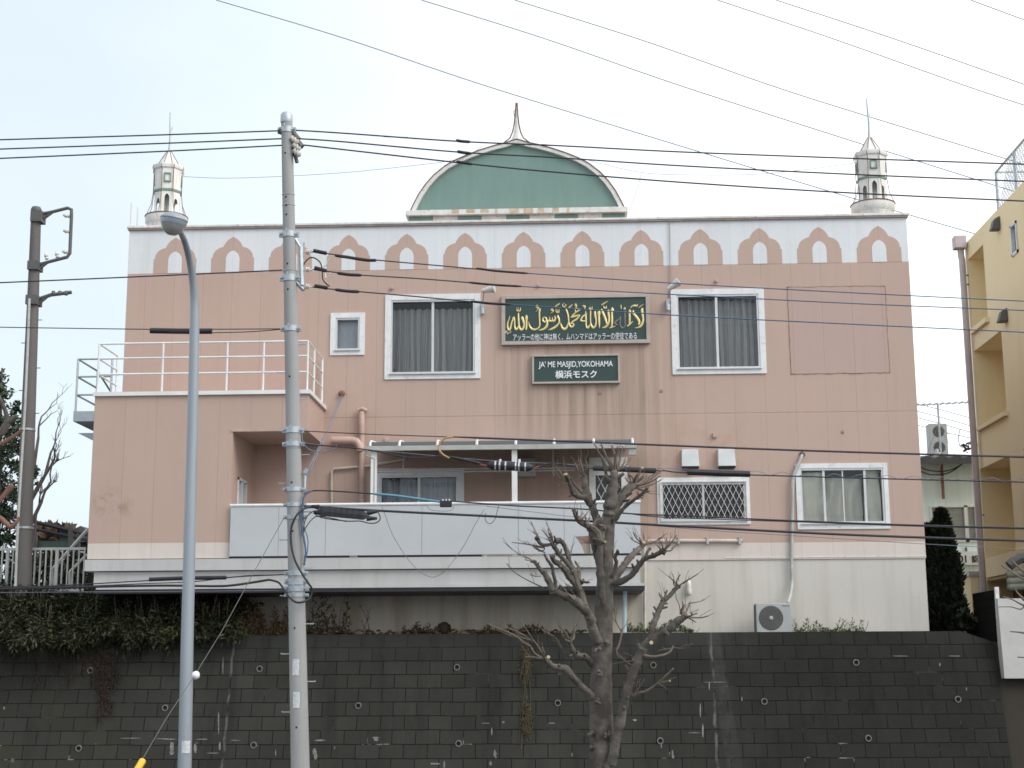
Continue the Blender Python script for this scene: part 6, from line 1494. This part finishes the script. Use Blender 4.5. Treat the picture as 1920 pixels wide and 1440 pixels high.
    limb(bm, [(1125,1020,7),(1120,1000,7),(1110,990,6.5),(1098,985,5),(1088,978,5),(1080,968,4.5),(1076,955,3.5)], -.15, -.5, 8)
    shoots(1085,975,-.5,[(1074,952),(1083,957),(1093,962),(1097,968)],2.2); shoots(1100,984,-.4,[(1097,966),(1106,970)],2.2); shoots(1112,990,-.2,[(1122,966),(1130,968),(1126,972)],3)
    limb(bm, [(1133,1115,4),(1130,1092,6),(1124,1060,6.5),(1117,1035,6),(1112,1015,5.5),(1107,995,6),(1104,985,6)], .2, .1, 9)
    limb(tm, [(1132,1135,5),(1129,1110,7.5),(1125,1075,7.5),(1124,1040,7),(1126,1010,7),(1130,985,8)], -.12, -.15, 9)
    shoots(1134,1018,-.2,[(1117,1008),(1111,1010),(1094,1016)],1.2)
    # left big limb
    limb(bm, [(1122,1205,10),(1112,1180,9.5),(1104,1155,9),(1092,1138,9),(1076,1126,8),(1060,1118,7),(1046,1111,6.5),(1036,1106,6.5)], -.1, -.8, 10, 5)
    limb(bm, [(1036,1106,6),(1029,1090,6),(1023,1078,5),(1016,1070,4),(1008,1060,3.4),(1002,1050,3)], -.8, -1.0, 8)
    limb(bm, [(1030,1095,4),(1026,1082,4),(1022,1072,4),(1018,1072,3)], -.8, -.6, 7, 3)
    limb(bm, [(1040,1106,4.5),(1041,1092,3.5),(1038,1075,3.2),(1035,1062,3),(1027,1050,2.5),(1020,1038,2)], -.8, -.9, 7)
    limb(bm, [(1098,1142,6.5),(1094,1128,6),(1090,1112,5.5),(1086,1098,5),(1085,1090,5)], -.4, -.3, 8, 5)
    shoots(1086,1088,-.3,[(1078,1052),(1087,1062),(1084,1068),(1105,1092)],3.2)
    limb(bm, [(1092,1130,5),(1086,1108,5.5),(1077,1094,5.5),(1068,1082,6),(1060,1068,6),(1050,1058,5.5),(1040,1052,5),(1035,1043,4)], -.4, -.8, 8, 4)
    limb(bm, [(1087,1106,5),(1080,1088,5),(1075,1070,4.5),(1068,1062,4.5),(1058,1050,4.2),(1048,1038,4),(1038,1024,4.5)], -.5, -.7, 8, 5)
    limb(bm, [(1083,1090,4.5),(1076,1068,4.2),(1069,1055,3.8),(1063,1040,3.6),(1057,1022,4),(1050,1013,4.5),(1040,1014,4.5)], -.4, -.7, 8)
    shoots(1036,1020,-.7,[(1027,992),(1024,980),(1032,1000),(1017,994),(1024,1010),(1033,1004)],1.6); shoots(1012,1012,-.7,[(1000,996),(996,980),(1006,1006)],1.5)
    limb(bm, [(1036,1020,3),(1024,1022,3),(1014,1020,3.2),(1008,1012,3.4),(1004,1008,3)], -.7, -.8, 7)
    shoots(1020,1026,-.7,[(985,1020),(960,1017),(998,1024),(1010,1034)],1.4); shoots(1022,1036,-.7,[(1000,1026),(992,1020)],1.3)
    shoots(1001,1053,-1.0,[(972,1038),(985,1050)],1.3); shoots(972,1038,-1.0,[(947,1018)],.9); shoots(1020,1102,-.8,[(975,1080)],1.5); shoots(975,1080,-.8,[(949,1056)],1.0); shoots(1015,1080,-.9,[(996,1076),(998,1080)],.8)
    shoots(1068,1060,-.4,[(1074,1022),(1066,1030)],1.3); shoots(1080,1100,-.4,[(1060,1100),(1055,1102)],1.0); shoots(1084,1130,-.5,[(1070,1105),(1055,1100)],1.6)
    # lower left limbs
    limb(bm, [(1116,1312,8),(1104,1300,6.5),(1090,1288,6.5),(1076,1272,6.5),(1062,1256,7),(1050,1252,6),(1036,1249,5.5),(1026,1240,5.5),(1019,1234,4)], -.05, -.9, 9)
    shoots(1020,1236,-.9,[(995,1212),(1000,1200),(1010,1215),(1016,1214),(985,1231)],1.8); shoots(995,1212,-.9,[(970,1195),(962,1188)],1.6); shoots(972,1196,-.9,[(932,1176),(945,1182)],1.2); shoots(965,1192,-.9,[(912,1169),(930,1180)],1.1); shoots(1002,1204,-.9,[(985,1192),(960,1190),(945,1174),(978,1168)],1.0)
    limb(bm, [(1114,1250,7),(1105,1238,6),(1096,1231,5.5),(1085,1229,5.5),(1076,1223,5.5),(1070,1212,4.5),(1067,1200,4)], .0, -.5, 9, 3.5)
    shoots(1069,1203,-.5,[(1078,1170),(1076,1186),(1058,1190),(1048,1172)],2.2); limb(bm, [(1068,1233,3),(1054,1218,2.6),(1044,1200,2.4),(1036,1192,2.2)], -.3, -.5, 6); shoots(1036,1192,-.5,[(1016,1180),(1023,1178),(1042,1203)],1.5); shoots(1056,1196,-.5,[(1049,1173)],1.4)
    # twigs off the right stem
    limb(wm, [(1189,1305,3),(1200,1299,2.8),(1212,1296,2.4),(1230,1284,2.2),(1246,1270,1.9),(1263,1253,1.6)], -.4, -.9, 6); shoots(1236,1280,-.7,[(1257,1276),(1242,1286)],1.1); shoots(1186,1306,-.4,[(1190,1280),(1208,1273)],1.3)
    limb(wm, [(1206,1228,2.8),(1222,1231,2.4),(1238,1229,2.2),(1250,1226,2),(1258,1220,1.8),(1263,1211,1.4)], -.5, -.3, 6); shoots(1262,1214,-.3,[(1292,1212),(1238,1218)],.8); shoots(1200,1226,-.4,[(1202,1208),(1176,1240)],1.3)
    limb(wm, [(1154,1219,2.5),(1160,1210,2.3),(1165,1190,2.2),(1166,1180,1.8)], .1, .2, 6); shoots(1164,1183,.2,[(1152,1142),(1150,1160),(1178,1162)],1.0); shoots(1155,1219,.1,[(1172,1238),(1184,1248)],1.3)
    # cut faces and old scars
    def cut(px,py,dy,r,ax): cm.lathe([(r*s,-.012),(r*s,.004),(r*.8*s,.008)], U(px,py,TY+dy), 10, Vector(ax).normalized())
    for px,py,dy,r,ax in ((1060,889,-.2,4,(-.3,-.4,1)),(1204,877,.35,3.2,(.4,-.4,1)),(1147,834,.1,3,(0,-.4,1)),(1168,836,.1,2.6,(.1,-.4,1)),(1113,830,.1,2.4,(-.2,-.4,1)),(1028,1232,-.95,3.2,(0,-1,.4)),(1207,1017,.45,3.4,(0,-1,.8)),(1221,1205,-.62,3.6,(.2,-1,.3)),(1135,1016,-.35,2,(0,-1,.2)),(1002,1049,-1.0,3,(-.3,-.4,1)),(1249,1226,-.3,2,(.3,-1,.3)),(1072,1089,-.45,2.6,(0,-1,.3)),(1127,834,.1,2.4,(0,-.4,1)),(1256,1277,-.8,1.6,(.6,-1,.2))): cut(px,py,dy,r,ax)
    for px,py,r in ((1124,1261,7),(1139,1377,9),(1108,1375,8),(1138,1205,8),(1120,1220,8),(1122,1315,7),(1110,1405,6)):
        c = U(px,py,TY-.30+.0); c.y = TY-.27+abs(px-1127)*.006
        for _ in range(5):
            o = Vector((rt.uniform(-1,1)*r*s*.6,rt.uniform(-.02,.03),rt.uniform(-1,1)*r*s*.6)); tm.lathe([(.004,-.03),(r*s*.42,-.015),(r*s*.40,.01),(r*s*.12,.028)], c+o, 7, Vector((rt.uniform(-.5,.5),-1,rt.uniform(-.4,.4))))
    link('trunk', tm, M['bark'], t, smooth='auto'); link('branches', bm, M['bark'], t, smooth='auto'); link('twigs', wm, M['twig'], t, smooth=True); link('cut_face', cm, M['cut'], t)
polltree()
# cut limbs of neighbouring street trees that reach into the frame
def offtree(name, label, trunkpx, side, limbs, Y):
    rt = random.Random(5); s = PXM(Y); b = U(trunkpx,1440,Y)
    t = thing(name, label, 'tree', (b.x,Y,0)); m = MB(); o = MB(); w_ = MB()
    m.tube([Vector((b.x,Y,0)),U(trunkpx,1200,Y),U(trunkpx+side*4,1000,Y),U(trunkpx+side*8,760,Y)], [30*s,22*s,18*s,10*s], 14)
    for pts, kind in limbs:
        P = catmull([U(p[0],p[1],Y-.3) for p in pts],5); rr = catmull([(p[2],0,0) for p in pts],5)
        rad = [max(.004,r.x*s) for r in rr]
        if kind == 'w': link('twig', MB().tube(P, rad, 8), M['twig'], t, smooth=True)
        else: (o if kind == 'o' else m).tube(P, rad, 8)
    link('trunk', m, M['bark'], t, smooth='auto'); 
    if o.v: link('peeled_limb', o, M['orange_bark'], t, smooth='auto')
offtree('street_tree', 'pruned limbs with peeled orange ends reaching in at the left edge', -75, 1, [
    ([(-70,820,10),(-30,820,10),(0,812,9),(12,795,7),(17,780,6)],'b'), ([(17,790,4),(10,770,4),(2,752,3.6),(-6,735,3)],'b'), ([(16,792,5),(26,784,5),(32,780,4.5)],'b'),
    ([(-70,850,8),(-30,842,6),(0,832,4.5),(20,822,4),(34,812,3.6),(42,805,3.4)],'o'), ([(-70,985,9),(-30,960,7),(-5,942,5),(10,926,5),(20,914,6),(24,910,5)],'o'),
    ([(-70,1010,8),(-25,968,6),(0,972,5),(12,982,4.5),(20,988,4.5),(30,980,3.8),(37,970,3)],'o')], -6.4)
offtree('street_tree', 'pale twigs of a pruned tree poking in at the right edge', 2010, -1, [
    ([(2000,1150,8),(1950,1140,5),(1925,1128,3),(1908,1112,1.6),(1904,1104,1)],'w'), ([(1950,1140,3),(1920,1135,1.8),(1898,1124,1.2),(1880,1118,.8)],'w'), ([(1925,1128,2),(1915,1142,1.2),(1896,1138,.9),(1872,1138,.7)],'w'),
    ([(2000,1200,6),(1950,1192,3),(1915,1186,1.6),(1894,1184,1)],'w'), ([(1960,1240,3),(1930,1234,1.6),(1908,1232,1)],'w'), ([(1990,1110,5),(1940,1085,3),(1915,1068,2),(1896,1050,1.6)],'w'), ([(1960,1100,3),(1925,1088,2),(1900,1075,1.5),(1878,1060,1.2)],'w')], -6.0)

# ------------------------------------------------------------------ background at the left edge
def bare_tree():
    rt = random.Random(14); t = thing('bare_tree', 'leafless grey tree with fine twigs behind the dark pole', 'tree', tuple(U(58,1100,8)))
    m = MB(); w_ = MB()
    def grow(p, d, L, r, k):
        q = p+d*L; mid = p.lerp(q,.5)+Vector((rt.uniform(-.08,.08),rt.uniform(-.08,.08),rt.uniform(-.05,.05)))*L
        (m if r > .02 else w_).tube(catmull([p,mid,q],3), [r*(1-.35*i/6) for i in range(7)], 6 if r > .02 else 4, False)
        if k <= 0: return
        n = 2
        for _ in range(n):
            d2 = (d+Vector((rt.uniform(-.75,.75),rt.uniform(-.75,.75),rt.uniform(-.15,.55)))).normalized(); grow(q if rt.random() < .6 else mid, d2, L*rt.uniform(.6,.82), r*.62, k-1)
    for (a,b),(c,d_),r in (((50,1000),(78,940),.06),((45,960),(82,895),.07),((60,900),(72,820),.05),((52,1060),(66,985),.06),((84,893),(95,850),.04)):
        p, q = U(a,b,8), U(c,d_,8); m.tube([p,q], [r,r*.7], 6); grow(q, (q-p).normalized(), .55, r*.6, 4)
    b0 = U(56,1105,8); m.tube([b0, U(46,1000,8), U(48,950,8), U(58,905,8)], [.12,.10,.09,.06], 8)
    link('trunk', m, simple('grey_brown_twigs', (.15,.13,.12), .9, 0, .3, 5), t, smooth='auto'); link('twigs', w_, bpy.data.materials['grey_brown_twigs'], t)
bare_tree()
def evergreen():
    rt = random.Random(15); t = thing('evergreen_tree', 'glossy dark evergreen tree at the left edge behind the dark pole', 'tree', tuple(U(0,1100,6)))
    S = []; m = MB(); rootp = U(-10,1100,6)
    m.tube([rootp, U(-6,900,6), U(0,760,6), U(4,690,6)], [.14,.1,.06,.02], 8)
    for _ in range(105):
        py = rt.uniform(690,1015); wd = 12+58*min(1,(py-672)/230)
        if py > 930: wd = 50-.2*(py-930)
        px = -8+rt.uniform(-1,1)*wd+8*math.sin(py*.05)
        c = U(px,py,6+rt.uniform(-.9,.9)); r = rt.uniform(.12,.30)
        m.tube([U(-2,min(1060,py+45),6), c], [.02,.006], 4, False)
        for _ in range(62):
            o = Vector((rt.gauss(0,1),rt.gauss(0,1),rt.gauss(0,1))).normalized()*r*rt.uniform(.3,1); S.append((c+o, Vector((o.x,o.y,o.z+.1))*1.2))
    leaf_cloud('crown', M['evergreen'], t, None, S, .13, rt, 2.0, .05); link('trunk', m, M['bark'], t, smooth='auto')
evergreen()
def left_fence():
    FY = -.75; a, b = U(-60,1028,FY), U(161,1031,FY); z = (a.z+b.z)/2
    t = thing('railing_fence', 'grey metal picket railing behind the hedge at the left', 'fence', (b.x,FY,z-.9))
    m = MB(); m.box(a.x,b.x,FY-.02,FY+.02,z-.025,z+.025); m.box(a.x,b.x,FY-.02,FY+.02,z-.82,z-.78); link('rail', m, M['fence'], t)
    x = b.x-.02; k = 0
    while x > a.x:
        big = k % 9 == 5; link('post' if big else 'picket', MB().box(x-(.03 if big else .011),x+(.03 if big else .011),FY-.018,FY+.018,z-(.95 if big else .78),z-.026), M['fence'], t); x -= .108; k += 1
    HY = .6
    t = thing('stair_handrail', 'pair of sloping grey handrails descending beside the annex corner', 'handrail', tuple(U(100,1110,HY)))
    link('rail', MB().tube([U(98,1112,HY),U(98,1068,HY),U(163,994,HY)], .035, 6), M['fence'], t); link('rail', MB().tube([U(131,1100,HY+1),U(131,1072,HY+1),U(163,1040,HY+1)], .03, 6), M['fence'], t)
    RYy = 9
    t = thing('ballpark_net', 'tall green net panel with dark posts and sloping top pipes behind the railing', 'net fence', tuple(U(100,1060,RYy)))
    m = MB(); m.tube([U(-30,955,RYy),U(165,1003,RYy)], .055, 6); m.tube([U(-30,972,RYy),U(165,1013,RYy)], .045, 6); link('pipe_rail', m, M['wire'], t)
    for x,y0,y1,r in ((66,988,1075,.06),(133,986,1080,.08),(147,989,1075,.05)): link('post', MB().tube([U(x,y1,RYy),U(x,y0,RYy)], r, 6), M['ac_dark'], t)
    m = MB(); p = [U(66,1014,RYy+.05),U(130,1014,RYy+.05),U(130,1032,RYy+.05),U(66,1032,RYy+.05)]; q = [x+Vector((0,.03,0)) for x in p]; m.add(p+q,[(0,1,2,3),(7,6,5,4),(0,4,5,1),(1,5,6,2),(2,6,7,3),(3,7,4,0)]); m2 = [U(112,992,RYy+.05),U(130,992,RYy+.05),U(130,1014,RYy+.05),U(112,1014,RYy+.05)]; m.add(m2+[x+Vector((0,.03,0)) for x in m2],[(0,1,2,3),(7,6,5,4),(0,4,5,1),(1,5,6,2),(2,6,7,3),(3,7,4,0)]); link('net_panel', m, M['greennet'], t)
    rt = random.Random(16); S = []
    for _ in range(900): S.append((U(rt.uniform(62,132),rt.uniform(993,1030)+2*math.sin(rt.random()*6),RYy+4+rt.uniform(-.6,.6)), Vector((0,-.3,.5))))
    t = thing('winter_shrub', 'brown winter shrub bank behind the green net panel', 'shrub', tuple(U(100,1040,RYy+4))); leaf_cloud('leaves', M['brownhill'], t, None, S, .28, rt, 1.6, 0)
    S = []
    for _ in range(5200): S.append((U(rt.uniform(-70,190),rt.uniform(1040,1200),5+rt.uniform(-1.5,1.5)), Vector((0,-.3,.5))))
    t = thing('low_shrub', 'dark green and brown shrubs seen through the railing', 'shrub', tuple(U(60,1110,5))); leaf_cloud('leaves', M['hedge'], t, None, S, .17, rt, 1.9, 0)
    t = thing('shed', 'low grey shed roof glimpsed through the railing', 'shed', tuple(U(110,1075,7.5)))
    a = U(70,1046,7.5); b = U(166,1056,7.5); m = MB(); m.add([tuple(a),tuple(b),(b.x,9.3,b.z+.35),(a.x,9.3,a.z+.35),(a.x,7.5,a.z-.06),(b.x,7.5,b.z-.06),(b.x,9.3,b.z+.29),(a.x,9.3,a.z+.29)],[(0,1,2,3),(7,6,5,4),(0,4,5,1),(1,5,6,2),(2,6,7,3),(3,7,4,0)]); link('roof', m, M['greywhite'], t)
    link('wall', MB().box(a.x+.1,b.x-.05,7.7,9.2,WT_Z,min(a.z,b.z)-.07), M['greywhite'], t)
    # distant block of flats that closes the view low behind the shrubs
    t = thing('house', 'low dark brown house far behind the railing beside the annex wall', 'house', tuple(U(150,1080,16)))
    a = U(120,1018,16); b = U(190,1018,16); link('wall', MB().box(a.x,b.x,16,20,WT_Z,a.z), simple('dark_brown_siding', (.085,.065,.06), .8, 0, .25, 2), t); link('roof', MB().prism([(a.x-.3,a.z+.002),(b.x+.3,a.z+.002),((a.x+b.x)/2,a.z+.5)],15.7,20.3), M['roofsheet'], t)
left_fence()
